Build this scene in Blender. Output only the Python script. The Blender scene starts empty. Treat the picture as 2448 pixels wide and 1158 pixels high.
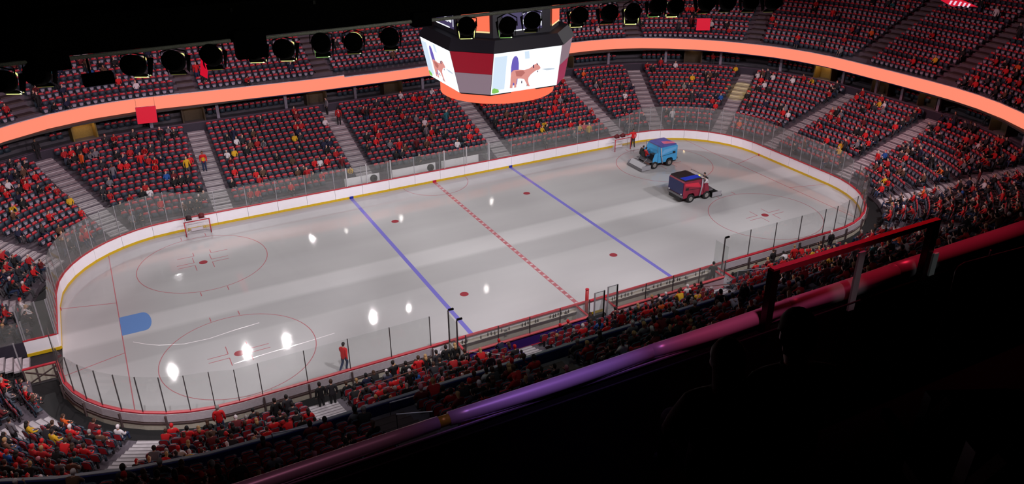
import bpy, bmesh, math, random
import numpy as np
from mathutils import Vector, Matrix
PI = math.pi
S = bpy.context.scene
COL = S.collection

def lin(c):
    return tuple((x/255/12.92) if x <= 10 else ((x/255+.055)/1.055)**2.4 for x in c)

# ------------------------------------------------------------------ camera
CR = [[0.8847028022165805, -0.46610534687142374, -0.006837935945862978],
      [-0.21238261744721654, -0.38997345512091885, -0.8959990670236894],
      [0.41496334242484506, 0.7941451441134184, -0.44400328211025464]]
CC = (-25.21308116665148, -50.366577177833705, 27.49956943166985)
CF = 1925.4763670880868
cam_d = bpy.data.cameras.new('camera')
cam = bpy.data.objects.new('camera', cam_d); COL.objects.link(cam)
M = Matrix(((CR[0][0], -CR[1][0], -CR[2][0], CC[0]),
            (CR[0][1], -CR[1][1], -CR[2][1], CC[1]),
            (CR[0][2], -CR[1][2], -CR[2][2], CC[2]),
            (0, 0, 0, 1)))
cam.matrix_world = M
cam_d.sensor_fit = 'HORIZONTAL'; cam_d.sensor_width = 36.0
cam_d.lens = CF*36.0/2448; cam_d.clip_start = .05; cam_d.clip_end = 400
S.camera = cam
S.view_settings.view_transform = 'Standard'; S.view_settings.look = 'None'
S.view_settings.gamma = 1.0; S.view_settings.use_curve_mapping = False
S.view_settings.exposure = 0.0
try:
    S.cycles.use_denoising = True
    S.cycles.max_bounces = 5; S.cycles.diffuse_bounces = 2; S.cycles.glossy_bounces = 2
    S.cycles.transmission_bounces = 4; S.cycles.transparent_max_bounces = 24
    S.cycles.caustics_reflective = False; S.cycles.caustics_refractive = False
    S.cycles.sample_clamp_indirect = 3.0
except Exception:
    pass
# ------------------------------------------------------------------ world
W = bpy.data.worlds.new('dark_arena'); S.world = W; W.use_nodes = True
bg = W.node_tree.nodes['Background']
bg.inputs[0].default_value = (.9, .45, .75, 1); bg.inputs[1].default_value = 0.0022

# ------------------------------------------------------------------ lights
def spot(name, loc, aim, power, color=(1, 1, 1), size=60, blend=.4, radius=.3):
    l = bpy.data.lights.new(name, 'SPOT'); l.energy = power; l.color = color
    l.spot_size = math.radians(size); l.spot_blend = blend; l.shadow_soft_size = radius
    o = bpy.data.objects.new(name, l); COL.objects.link(o); o.location = loc
    d = Vector(aim)-Vector(loc); o.rotation_euler = d.to_track_quat('-Z', 'Y').to_euler()
    return o
ARENA_LAMPS = [(-24.5, 31.7), (-16.5, 31.6), (-12, 31.7), (-1.4, 31.9), (3.2, 31.9), (13.9, 31.8)]
FAR_LAMPS = [(-20.8, 57), (-1.8, 58), (3.4, 58), (12.1, 58), (27.2, 57)]
for i, (x, y) in enumerate(ARENA_LAMPS):
    spot('arena_lamp_light', (x, y, 24.2), (x*1.15+3, 2, 0), 9200, (1, .965, .97), 46, .45, .03)
for i, (x, y) in enumerate(FAR_LAMPS):
    spot('roof_lamp_light', (x, y, 24.2), (x*.8, -2, 0), 5200, (1, .96, .97), 26, .4, .03)
for x in (-27, -17, -6, 5, 16, 27):     # unseen spots added over the near side to brighten the far boards
    spot('near_fill_light', (x, -24.5, 23), (x*1.02, 6, 0), 14500 if abs(x) > 20 else 9800, (1, .945, .985), 62 if abs(x) > 20 else 76, .35, .3)
for sx in (-1, 1):  # unseen spots added to even out the ice towards both ends
    spot('end_fill_light', (sx*33, 3, 25), (-sx*25, 0, 0), 10500, (1, .955, .98), 52, .5, .3)
    spot('end_fill_light', (-sx*8, 2, 27), (sx*31, -1, 0), 9500 if sx > 0 else 12500, (1, .94, .97), 54, .5, .3)
# coloured washes over the stands and added neutral fills, all from unseen roof spots
for (loc, aim, p, c, sz) in [
        ((-15, 5, 27), (-28, 34, 9), 5200, (1, .20, .42), 64),
        ((0, 2, 27), (0, 34, 9), 5200, (1, .20, .40), 66),
        ((12, 3, 27), (26, 30, 7), 5200, (1, .20, .32), 66),
        ((14, -2, 27), (44, 6, 7), 5200, (1, .18, .26), 66),
        ((14, -6, 26), (42, -12, 4), 6400, (1, .26, .32), 52),
        ((-14, -2, 27), (-40, 4, 4), 4200, (1, .34, .46), 60),
        ((-2, 1, 26), (-4, 20, 2), 6200, (1, .93, .97), 72),
        ((-20, 1, 26), (-26, 19, 2), 3900, (1, .88, .94), 60),
        ((14, 0, 26), (25, 18, 2), 3400, (1, .80, .86), 60),
        ((-26, 4, 25), (-38, -10, 2), 4200, (1, .80, .84), 60),
        ((20, -2, 25), (38, 0, 2), 2300, (1, .72, .76), 60),
        ((-10, -44, 29), (-12, -25, 7.5), 260, (.75, .6, 1), 80),
        ((-30, -26, 27), (-29, -15, 1), 1500, (1, .86, .82), 60),
        ((26, -26, 27), (30, -17, 1), 1500, (1, .62, .58), 60)]:
    spot('stand_wash_light', loc, aim, p, c, sz, .7, .6)
spot('yellow_profile_light', (8, -6, 26), (36.9, 14.5, 2.9), 30000, (1, .85, .03), 4.2, .3, .05)
spot('yellow_profile_light', (8, -6, 26), (32.0, 18.6, 2.8), 9000, (1, .72, .03), 6.0, .5, .05)
spot('yellow_profile_light', (-8, 2, 25), (2.0, 33.0, 9), 3200, (1, .85, .05), 7, .6, .2)
# unseen coloured spots added above the near handrail to tint it
spot('violet_tint_light', (-22.6, -48.2, 34), (-22.7, -46.3, 24), 1900, (.52, .24, 1), 11, .9, .4)
spot('magenta_tint_light', (-21.0, -48.2, 34), (-20.9, -46.3, 24), 1500, (1, .13, .34), 14, .9, .4)
spot('red_tint_light', (-18.2, -43.5, 34), (-18.7, -46.3, 24), 1300, (1, .03, .08), 22, .8, .4)
spot('plum_tint_light', (-24.6, -48.2, 34), (-24.4, -46.3, 24), 260, (.9, .3, .5), 15, .9, .4)

for a, b, p, c in ((-22, -12, 380, (.8, .85, 1)), (-10, -8, 420, (.75, 1, .8)), (-2, 2, 380, (.8, .75, 1)), (10, 12, 300, (1, .8, .85))):  # spots added under the catwalk to brighten the balcony cap
    spot('cap_fill_light', (a, -27.2, 22.2), ((a+b)/2, -25.2, 7.85), p, c, 66, .9, .15)
spot('pipe_fill_light', (-16, -38, 25), (-18, -28, 22.9), 500, (1, 1, .85), 110, .9, .2)  # unseen spot added to bring out the catwalk pipe
spot('yellow_profile_light', (-14, -28.6, 22), (-15.3, -26.3, 8.3), 500, (1, .85, .1), 6, .8, .1)
spot('post_fill_light', (-22.0, -52.0, 31), (-19.92, -46.5, 24.2), 150, (.95, 1, 1), 2.6, .5, .05)  # unseen narrow spots added to brighten the grey rail posts
spot('post_fill_light', (-20.6, -52.0, 31), (-18.92, -46.5, 24.08), 190, (.95, 1, 1), 2.0, .5, .05)

# ------------------------------------------------------------------ materials
MATS = {}
def mat(name, col, rough=.6, metal=0, emit=None, es=1.0, spec=.5, noise=0, nscale=8, bump=0, alpha=None, trans=0, coat=0):
    if name in MATS: return MATS[name]
    m = bpy.data.materials.new(name); m.use_nodes = True; nt = m.node_tree
    b = nt.nodes['Principled BSDF']; c = (*lin(col), 1)
    b.inputs['Base Color'].default_value = c
    b.inputs['Roughness'].default_value = rough; b.inputs['Metallic'].default_value = metal
    b.inputs['Specular IOR Level'].default_value = spec
    b.inputs['Coat Weight'].default_value = coat
    if emit is not None:
        b.inputs['Emission Color'].default_value = (*lin(emit), 1); b.inputs['Emission Strength'].default_value = es
    if noise or bump:
        tc = nt.nodes.new('ShaderNodeTexCoord'); n = nt.nodes.new('ShaderNodeTexNoise')
        n.inputs['Scale'].default_value = nscale; n.inputs['Detail'].default_value = 4
        nt.links.new(tc.outputs['Object'], n.inputs['Vector'])
        if noise:
            mx = nt.nodes.new('ShaderNodeMixRGB'); mx.blend_type = 'MULTIPLY'; mx.inputs[0].default_value = noise
            cr = nt.nodes.new('ShaderNodeValToRGB'); cr.color_ramp.elements[0].color = (.35, .35, .35, 1)
            cr.color_ramp.elements[0].position = .3; cr.color_ramp.elements[1].position = .7
            nt.links.new(n.outputs['Fac'], cr.inputs[0]); mx.inputs[1].default_value = c
            nt.links.new(cr.outputs[0], mx.inputs[2]); nt.links.new(mx.outputs[0], b.inputs['Base Color'])
        if bump:
            bp = nt.nodes.new('ShaderNodeBump'); bp.inputs['Strength'].default_value = bump
            nt.links.new(n.outputs['Fac'], bp.inputs['Height']); nt.links.new(bp.outputs[0], b.inputs['Normal'])
    MATS[name] = m
    return m

def glass_mat(name, tint, haze):
    m = bpy.data.materials.new(name); m.use_nodes = True; nt = m.node_tree; nt.nodes.clear()
    out = nt.nodes.new('ShaderNodeOutputMaterial'); tr = nt.nodes.new('ShaderNodeBsdfTransparent')
    tr.inputs[0].default_value = (*tint, 1)
    gl = nt.nodes.new('ShaderNodeBsdfGlossy'); gl.inputs['Roughness'].default_value = .03
    df = nt.nodes.new('ShaderNodeBsdfDiffuse'); df.inputs[0].default_value = (.62, .62, .6, 1)
    fr = nt.nodes.new('ShaderNodeMath'); fr.operation = 'MULTIPLY'; lw = nt.nodes.new('ShaderNodeLayerWeight'); lw.inputs[0].default_value = .12; nt.links.new(lw.outputs['Facing'], fr.inputs[0]); fr.inputs[1].default_value = .35
    m1 = nt.nodes.new('ShaderNodeMixShader'); m2 = nt.nodes.new('ShaderNodeMixShader')
    n = nt.nodes.new('ShaderNodeTexNoise'); n.inputs['Scale'].default_value = 1.2
    tc = nt.nodes.new('ShaderNodeTexCoord'); nt.links.new(tc.outputs['Object'], n.inputs['Vector'])
    mp = nt.nodes.new('ShaderNodeMapRange'); mp.inputs['To Min'].default_value = haze*.6; mp.inputs['To Max'].default_value = haze*1.5
    nt.links.new(n.outputs['Fac'], mp.inputs['Value'])
    nt.links.new(mp.outputs[0], m1.inputs[0]); nt.links.new(tr.outputs[0], m1.inputs[1]); nt.links.new(df.outputs[0], m1.inputs[2])
    nt.links.new(fr.outputs[0], m2.inputs[0]); nt.links.new(m1.outputs[0], m2.inputs[1]); nt.links.new(gl.outputs[0], m2.inputs[2])
    nt.links.new(m2.outputs[0], out.inputs[0]); MATS[name] = m
    return m
GLASS = glass_mat('arena_glass', (.90, .92, .91), .09); GLASSN = glass_mat('arena_glass_clear', (.95, .96, .955), .025)

def ice_mat():
    m = bpy.data.materials.new('ice'); m.use_nodes = True; nt = m.node_tree; L = nt.links
    b = nt.nodes['Principled BSDF']; b.inputs['Specular IOR Level'].default_value = .38
    tc = nt.nodes.new('ShaderNodeTexCoord'); sp = nt.nodes.new('ShaderNodeSeparateXYZ'); L.new(tc.outputs['Object'], sp.inputs[0])
    n = nt.nodes.new('ShaderNodeTexNoise'); n.inputs['Scale'].default_value = .22; n.inputs['Detail'].default_value = 5
    mpn = nt.nodes.new('ShaderNodeMapping'); mpn.inputs['Scale'].default_value = (.35, 1.6, 1); L.new(tc.outputs['Object'], mpn.inputs[0]); L.new(mpn.outputs[0], n.inputs['Vector'])
    # resurfaced lanes: long bands along the rink, alternately wet and frosted
    ya = nt.nodes.new('ShaderNodeMath'); ya.operation = 'MULTIPLY_ADD'; ya.inputs[1].default_value = 1.0
    wob = nt.nodes.new('ShaderNodeMath'); wob.operation = 'MULTIPLY'; wob.inputs[1].default_value = .5; L.new(n.outputs['Fac'], wob.inputs[0])
    L.new(sp.outputs['Y'], ya.inputs[0]); L.new(wob.outputs[0], ya.inputs[2])
    cr = nt.nodes.new('ShaderNodeValToRGB'); cr.color_ramp.interpolation = 'LINEAR'
    mr = nt.nodes.new('ShaderNodeMapRange'); mr.inputs['From Min'].default_value = -13; mr.inputs['From Max'].default_value = 13
    L.new(ya.outputs[0], mr.inputs['Value']); L.new(mr.outputs[0], cr.inputs[0])
    e = cr.color_ramp.elements; e[0].position = 0; e[0].color = (.54, .52, .525, 1); e[1].position = 1; e[1].color = (.46, .44, .45, 1)
    for p, c in ((.33, .63), (.34, .56), (.44, .565), (.46, .71), (.53, .69), (.545, .56), (.66, .60), (.70, .56), (.82, .59)):
        c *= .765; k = e.new(p); k.color = (c, c*.985, c*.985, 1)
    mx = nt.nodes.new('ShaderNodeMixRGB'); mx.blend_type = 'MULTIPLY'; mx.inputs[0].default_value = .35
    cr2 = nt.nodes.new('ShaderNodeValToRGB'); cr2.color_ramp.elements[0].position = .3; cr2.color_ramp.elements[0].color = (.8, .8, .82, 1); cr2.color_ramp.elements[1].position = .65
    L.new(n.outputs['Fac'], cr2.inputs[0]); L.new(cr.outputs[0], mx.inputs[1]); L.new(cr2.outputs[0], mx.inputs[2]); L.new(mx.outputs[0], b.inputs['Base Color'])
    n2 = nt.nodes.new('ShaderNodeTexNoise'); n2.inputs['Scale'].default_value = 1.1; n2.inputs['Detail'].default_value = 6; L.new(tc.outputs['Object'], n2.inputs['Vector'])
    rr = nt.nodes.new('ShaderNodeMapRange'); rr.inputs['To Min'].default_value = .018; rr.inputs['To Max'].default_value = .05; L.new(n2.outputs['Fac'], rr.inputs['Value']); L.new(rr.outputs[0], b.inputs['Roughness'])
    n3 = nt.nodes.new('ShaderNodeTexNoise'); n3.inputs['Scale'].default_value = 26; n3.inputs['Detail'].default_value = 2; L.new(tc.outputs['Object'], n3.inputs['Vector'])
    bp = nt.nodes.new('ShaderNodeBump'); bp.inputs['Strength'].default_value = .03; bp.inputs['Distance'].default_value = .01
    L.new(n3.outputs['Fac'], bp.inputs['Height']); L.new(bp.outputs[0], b.inputs['Normal'])
    MATS['ice'] = m; return m

def paint(name, col): return mat(name, col, .04, spec=.38)
ICE = ice_mat()
P_RED = paint('ice_red', (178, 108, 114)); P_RED2 = paint('ice_red_spot', (150, 62, 70)); P_BLUE = paint('ice_blue', (122, 116, 196)); P_CREASE = paint('crease_blue', (104, 140, 196)); P_PALE = paint('ice_pale', (196, 180, 182))
BOARD = mat('board_white', (252, 247, 252), .35, noise=.04, nscale=3)
KICK = mat('kick_yellow', (214, 176, 28), .4); CAP = mat('cap_red', (186, 44, 58), .4); CAPPINK = mat('cap_pink', (210, 90, 96), .4)
CREAM = mat('cream_panel', (196, 186, 170), .5, noise=.2); STRUT = mat('strut_dark', (104, 86, 86), .5, metal=.4)
ALU = mat('aluminium', (176, 176, 182), .5, metal=.5); ALUD = mat('aluminium_dark', (96, 92, 94), .4, metal=.6)
CONC = mat('terrace_concrete', (98, 88, 98), .8, noise=.4, nscale=2, bump=.1); STEP = mat('step_grey', (196, 187, 192), .6, noise=.35, nscale=3); STEPD = mat('step_dim', (82, 66, 66), .7, noise=.35, nscale=3); STEPN = mat('step_nosing', (120, 112, 116), .6)  # step_dim puts the dim light of the upper stairs into a darker colour
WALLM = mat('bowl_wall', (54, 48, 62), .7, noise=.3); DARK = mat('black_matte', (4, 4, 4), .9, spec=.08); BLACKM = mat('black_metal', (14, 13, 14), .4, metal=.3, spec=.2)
NAVY = mat('navy_panel', (24, 32, 88), .45, noise=.3, nscale=2); CAPLINE = mat('pale_cap', (214, 212, 226), .35, metal=.3)
SEATD = mat('seat_charcoal', (54, 66, 80), .55); SEATR = mat('seat_red_cover', (212, 50, 62), .55, noise=.3, nscale=14); SEATW = mat('seat_white_card', (158, 150, 166), .6); SEATF = mat('seat_frame', (30, 26, 30), .4)
ORANGE = mat('led_orange', (0, 0, 0), .5, emit=(255, 139, 111)); ORANGE2 = mat('led_deep_orange', (0, 0, 0), .5, emit=(255, 116, 82))
LEDRED = mat('led_red', (0, 0, 0), .5, emit=(205, 6, 42)); LEDRED2 = mat('led_dark_red', (0, 0, 0), .5, emit=(135, 2, 28)); LEDGREY = mat('led_grey', (0, 0, 0), .5, emit=(132, 112, 124)); LEDWINE = mat('led_wine', (0, 0, 0), .5, emit=(150, 40, 76))
LEDWHITE = mat('led_white', (0, 0, 0), .5, emit=(246, 250, 255), es=1.15); LEDDIM = mat('led_indigo', (0, 0, 0), .5, emit=(62, 54, 92))
L_ARCH = mat('led_arch', (0, 0, 0), .5, emit=(106, 92, 186)); L_FUR = mat('led_fur', (0, 0, 0), .5, emit=(222, 148, 140)); L_FUR2 = mat('led_fur_dark', (0, 0, 0), .5, emit=(186, 110, 104)); L_BUSH = mat('led_bush', (0, 0, 0), .5, emit=(132, 200, 90)); L_SKY = mat('led_pale_blue', (0, 0, 0), .5, emit=(214, 232, 250)); L_DK = mat('led_dark_mark', (0, 0, 0), .5, emit=(70, 50, 80))
GLOWY = mat('edge_glow_yellow', (0, 0, 0), .5, emit=(236, 240, 150), es=1.1); GLOWG = mat('edge_glow_green', (0, 0, 0), .5, emit=(120, 170, 90), es=.8); GLOWW = mat('edge_glow_dim', (0, 0, 0), .5, emit=(120, 118, 60), es=.6); BULB = mat('bulb_glow', (0, 0, 0), .5, emit=(240, 255, 200), es=3)  # edge glows stand in for lamp light falling on the barn doors
YWALL = mat('vomitory_ochre', (150, 120, 60), .7, noise=.3); GREYW = mat('grey_wall', (150, 138, 156), .7, noise=.25)

# ------------------------------------------------------------------ mesh helpers
class MB:
    def __init__(s): s.v = []; s.f = []; s.m = []
    def add(s, vs, fs, mi=0):
        o = len(s.v); s.v += [tuple(v) for v in vs]; s.f += [tuple(i+o for i in f) for f in fs]; s.m += [mi]*len(fs); return s
    def box(s, c, d, rz=0, mi=0, rx=0, ry=0):
        R = Matrix.Rotation(rz, 3, 'Z') @ Matrix.Rotation(ry, 3, 'Y') @ Matrix.Rotation(rx, 3, 'X')
        vs = [Vector(c)+R @ Vector((sx*d[0]/2, sy*d[1]/2, sz*d[2]/2)) for sx in (-1, 1) for sy in (-1, 1) for sz in (-1, 1)]
        return s.add(vs, [(0, 1, 3, 2), (4, 6, 7, 5), (0, 4, 5, 1), (2, 3, 7, 6), (0, 2, 6, 4), (1, 5, 7, 3)], mi)
    def tube(s, pts, r, n=8, mi=0, closed=False):
        pts = [Vector(p) for p in pts]; k = len(pts); rs = r if isinstance(r, (list, tuple)) else [r]*k; vs = []
        for i, p in enumerate(pts):
            a = pts[i-1] if (i or closed) else p; b = pts[(i+1) % k] if (i < k-1 or closed) else p
            t = (b-a).normalized(); u = t.cross(Vector((0, 0, 1)))
            if u.length < 1e-3: u = Vector((1, 0, 0))
            u.normalize(); w = u.cross(t)
            vs += [p+rs[i]*(math.cos(2*PI*j/n)*u+math.sin(2*PI*j/n)*w) for j in range(n)]
        fs = [(i*n+j, i*n+(j+1) % n, ((i+1) % k)*n+(j+1) % n, ((i+1) % k)*n+j) for i in range(k if closed else k-1) for j in range(n)]
        if not closed: fs += [tuple(range(n))[::-1], tuple((k-1)*n+j for j in range(n))]
        return s.add(vs, fs, mi)
    def prism(s, poly, z0, z1, mi=0, basis=None):
        n = len(poly); B = basis or (lambda x, y, z: (x, y, z))
        return s.add([B(x, y, z0) for x, y in poly]+[B(x, y, z1) for x, y in poly],
                     [tuple(range(n))[::-1], tuple(range(n, 2*n))]+[(i, (i+1) % n, n+(i+1) % n, n+i) for i in range(n)], mi)
    def sphere(s, c, r, n=8, m=6, mi=0, sc=(1, 1, 1)):
        vs = [(c[0], c[1], c[2]-r*sc[2])]; 
        for i in range(1, m):
            a = -PI/2+PI*i/m
            vs += [(c[0]+r*sc[0]*math.cos(a)*math.cos(2*PI*j/n), c[1]+r*sc[1]*math.cos(a)*math.sin(2*PI*j/n), c[2]+r*sc[2]*math.sin(a)) for j in range(n)]
        vs.append((c[0], c[1], c[2]+r*sc[2])); fs = [(0, 1+(j+1) % n, 1+j) for j in range(n)]
        for i in range(m-2): fs += [(1+i*n+j, 1+i*n+(j+1) % n, 1+(i+1)*n+(j+1) % n, 1+(i+1)*n+j) for j in range(n)]
        t = len(vs)-1; fs += [(t, 1+(m-2)*n+j, 1+(m-2)*n+(j+1) % n) for j in range(n)]
        return s.add(vs, fs, mi)
    def mesh(s, name, mats, smooth=False):
        me = bpy.data.meshes.new(name); me.from_pydata(s.v, [], s.f)
        for m in (mats if isinstance(mats, (list, tuple)) else [mats]): me.materials.append(m)
        me.polygons.foreach_set('material_index', s.m)
        if smooth: me.polygons.foreach_set('use_smooth', [True]*len(s.f))
        bm = bmesh.new(); bm.from_mesh(me); bmesh.ops.recalc_face_normals(bm, faces=bm.faces); bm.to_mesh(me); bm.free()
        me.update(); return me
    def obj(s, name, mats, parent=None, smooth=False): return link(name, s.mesh(name, mats, smooth), parent)
def link(name, me, parent=None, loc=None, rz=None):
    o = bpy.data.objects.new(name, me); COL.objects.link(o)
    if parent is not None: o.parent = parent
    if loc is not None: o.location = loc
    if rz is not None: o.rotation_euler = (0, 0, rz)
    return o
def thing(name, label, cat, loc=(0, 0, 0), rz=0, group=None):
    o = bpy.data.objects.new(name, None); COL.objects.link(o); o.location = loc; o.rotation_euler = (0, 0, rz)
    o['label'] = label; o['category'] = cat
    if group: o['group'] = group
    return o
def tag(o, label, cat, group=None, kind=None):
    o['label'] = label; o['category'] = cat
    if group: o['group'] = group
    if kind: o['kind'] = kind
    return o
def struct(o, label=None):
    o['kind'] = 'structure'
    if label: o['label'] = label
    return o
def text_mesh(txt, size, depth=.01):
    c = bpy.data.curves.new('t', 'FONT'); c.body = txt; c.size = size; c.extrude = depth; c.align_x = 'CENTER'; c.align_y = 'CENTER'
    o = bpy.data.objects.new('t', c); COL.objects.link(o); dg = bpy.context.evaluated_depsgraph_get()
    me = bpy.data.meshes.new_from_object(o.evaluated_get(dg)); bpy.data.objects.remove(o); return me

# ------------------------------------------------------------------ rink outline
A_, B_, RC = 30.48, 12.955, 8.53
cx_, cy_ = A_-RC, B_-RC
Q_ = PI/2*RC
SEG = [cx_, Q_, 2*cy_, Q_, 2*cx_, Q_, 2*cy_, Q_, cx_]
PER = sum(SEG)
def outl(s, d):
    s = s % PER; i = 0
    while i < 8 and s > SEG[i]: s -= SEG[i]; i += 1
    if i == 0: p = (s, B_); n = (0, 1)
    elif i == 8: p = (-cx_+s, B_); n = (0, 1)
    elif i == 2: p = (A_, cy_-s); n = (1, 0)
    elif i == 4: p = (cx_-s, -B_); n = (0, -1)
    elif i == 6: p = (-A_, -cy_+s); n = (-1, 0)
    else:
        k, a0, sx, sy = {1: (1, PI/2, 1, 1), 3: (3, 0, 1, -1), 5: (5, -PI/2, -1, -1), 7: (7, PI, -1, 1)}[i]
        a = a0-s/RC; n = (math.cos(a), math.sin(a)); p = (sx*cx_+RC*n[0], sy*cy_+RC*n[1])
    return (p[0]+d*n[0], p[1]+d*n[1]), n
def samples(s0, s1, step=1.2):
    br = [0]; acc = 0
    for x in SEG: acc += x; br.append(acc)
    out = [s0, s1]
    for k in (-1, 0, 1):
        for i in range(9):
            a, b = br[i]+k*PER, br[i+1]+k*PER
            lo, hi = max(a, s0), min(b, s1)
            if hi-lo > 1e-6:
                out += [lo, hi]
                if i % 2 == 1 or True:
                    n = max(1, int((hi-lo)/(step if (i % 2 == 1 or step < 1.05) else 6)))
                    out += [lo+(hi-lo)*j/n for j in range(1, n)]
    out = sorted(out); r = [out[0]]
    for x in out[1:]:
        if x-r[-1] > 1e-4: r.append(x)
    return r
def strip(mb, s0, s1, d0, d1, z0, z1, step=1.2, mi=0, ends=True):
    """closed curved box along the rink outline; d may be functions of s"""
    ss = samples(s0, s1, step); F = lambda d, s: d(s) if callable(d) else d
    vs = []
    for s in ss:
        for d, z in ((d0, z0), (d1, z0), (d1, z1), (d0, z1)):
            (x, y), n = outl(s, F(d, s)); vs.append((x, y, F(z, s)))
    n = len(ss); fs = []
    for i in range(n-1):
        for j in range(4): fs.append((i*4+j, i*4+(j+1) % 4, (i+1)*4+(j+1) % 4, (i+1)*4+j))
    if ends: fs += [(0, 1, 2, 3), tuple((n-1)*4+j for j in (3, 2, 1, 0))]
    return mb.add(vs, fs, mi)
def floor_z(d): return .35+(d-1.4)*.325
def prj(x, y, z):
    v = [x-CC[0], y-CC[1], z-CC[2]]; c = [sum(r[i]*v[i] for i in range(3)) for r in CR]
    return (1224+CF*c[0]/c[2], 579+CF*c[1]/c[2], c[2]) if c[2] > .1 else (-9e9, -9e9, 1e9)

# ------------------------------------------------------------------ ground, roof, ice
f = MB().box((0, 0, -.3), (180, 150, .5)).obj('floor.001', mat('concourse_floor', (38, 34, 38), .8)); struct(f)
f = MB().box((0, 0, 40), (180, 150, .5)).obj('ceiling', DARK); struct(f)
for nm, c, d in (('wall_far', (0, 75, 20), (180, .5, 40)), ('wall_near', (0, -75, 20), (180, .5, 40)), ('wall_left', (-90, 0, 20), (.5, 150, 40)), ('wall_right', (90, 0, 20), (.5, 150, 40))):
    struct(MB().box(c, d).obj(nm, DARK))
ring = [outl(s, 0)[0] for s in samples(0, PER-.01, .7)]
ice = MB().prism(ring, -.04, 0).obj('floor', ICE); struct(ice, 'grey white ice sheet inside the boards with resurfacing lanes')
FT = .3048
def flat(name, polys, m, z=.004, label=None):
    mb = MB()
    for p in polys: mb.prism(p, 0.0005, z)
    o = mb.obj(name, m, ice)
    if label: o['label'] = label
    return o
def rect(x0, y0, x1, y1): return [(x0, y0), (x1, y0), (x1, y1), (x0, y1)]
def ringpoly(mb, c, r0, r1, a0, a1, n, z=.004):
    for i in range(n):
        a, b = a0+(a1-a0)*i/n, a0+(a1-a0)*(i+1)/n
        mb.prism([(c[0]+r*math.cos(t), c[1]+r*math.sin(t)) for r, t in ((r0, a), (r1, a), (r1, b), (r0, b))], .0005, z)
for x in (-25.5*FT, 25.5*FT): flat('blue_line', [rect(x-.15, -B_+.02, x+.15, B_-.02)], P_BLUE)
flat('red_center_line', [rect(-.15, -B_+.02, .15, B_-.02)], P_RED, label='red centre line with pale checks')
flat('center_line_dash', [rect(-.1, -B_+.3+i*.62, .1, -B_+.5+i*.62) for i in range(41)], P_PALE, .006)['kind'] = 'stuff'
for sx in (-1, 1):
    yy = cy_+math.sqrt(RC**2-(89*FT-cx_)**2)-.03
    flat('goal_line', [rect(sx*89*FT-.03, -yy, sx*89*FT+.03, yy)], P_RED)
    for sy in (-1, 1):
        p0 = (sx*89*FT, sy*11*FT); p1 = (sx*(A_-.02), sy*14*FT); n = Vector((p1[1]-p0[1], -(p1[0]-p0[0]))).normalized()*.03
        flat('trapezoid_line', [[(p0[0]+n.x, p0[1]+n.y), (p1[0]+n.x, p1[1]+n.y), (p1[0]-n.x, p1[1]-n.y), (p0[0]-n.x, p0[1]-n.y)]], P_RED)
g0 = -89*FT
cr = [(g0, -4*FT), (g0+4.5*FT, -4*FT)]+[(g0+4.5*FT+1.5*FT*math.cos(a), 4*FT*math.sin(a)) for a in [(-PI/2+PI*k/14) for k in range(1, 14)]]+[(g0+4.5*FT, 4*FT), (g0, 4*FT)]
flat('goal_crease', [cr], P_CREASE, .005, 'blue goal crease at the left goal line')
mbc = MB(); ringpoly(mbc, (0, -0), 0, 0, 0, 0, 0)
mbr = MB(); ringpoly(mbr, (0, B_-.02), 10*FT-.05, 10*FT, PI, 2*PI, 28); mbr.obj('referee_crease', P_RED, ice)
for sx in (-1, 1):
    for sy in (-1, 1):
        c = (sx*69*FT, sy*22*FT)
        mb = MB(); ringpoly(mb, c, 15*FT-.05, 15*FT, 0, 2*PI, 64); mb.obj('faceoff_circle', P_RED, ice)
        flat('faceoff_spot', [[(c[0]+.3*math.cos(a), c[1]+.3*math.sin(a)) for a in [2*PI*k/20 for k in range(20)]]], P_RED2, .006)
        mb = MB()
        def ell(mb, c, px, py, lx, ly):
            w = .05
            mb.prism(rect(*sorted((c[0]+px, c[0]+px+lx))[:1], c[1]+py-w/2, max(c[0]+px, c[0]+px+lx), c[1]+py+w/2), .0005, .005)
            mb.prism(rect(c[0]+px-w/2, min(c[1]+py, c[1]+py+ly), c[0]+px+w/2, max(c[1]+py, c[1]+py+ly)), .0005, .005)
        for ax in (-1, 1):
            for ay in (-1, 1): ell(mb, c, ax*.61, ay*.23, ax*1.2, ay*.9)
        if (sx, sy) == (-1, 1):
            for ax in (-1, 1):
                ell(mb, (c[0]+.15, c[1]+1.55), ax*.61, -.2, ax*1.2, .6)
        mb.obj('faceoff_mark', P_RED, ice)
        for ax in (-.45, .45):
            for ay in (-1, 1): flat('hash_mark', [rect(c[0]+ax*2-.03, c[1]+ay*15*FT, c[0]+ax*2+.03, c[1]+ay*(15*FT+.55))], P_RED)
for x in (-20*FT, 20*FT):
    for y in (-22*FT, 22*FT):
        flat('neutral_zone_spot', [[(x+.3*math.cos(a), y+.3*math.sin(a)) for a in [2*PI*k/20 for k in range(20)]]], P_RED2, .006)

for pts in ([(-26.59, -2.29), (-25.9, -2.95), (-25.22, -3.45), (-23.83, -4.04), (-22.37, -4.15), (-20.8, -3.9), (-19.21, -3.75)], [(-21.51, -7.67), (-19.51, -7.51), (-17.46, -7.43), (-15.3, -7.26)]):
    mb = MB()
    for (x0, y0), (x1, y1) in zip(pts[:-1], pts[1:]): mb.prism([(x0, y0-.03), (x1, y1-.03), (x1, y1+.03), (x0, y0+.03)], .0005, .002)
    mb.obj('reflection_streak', mat('streak_pale', (236, 230, 232), .1, spec=.4), ice)['kind'] = 'stuff'  # pale strips paint light reflections onto the ice
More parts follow.
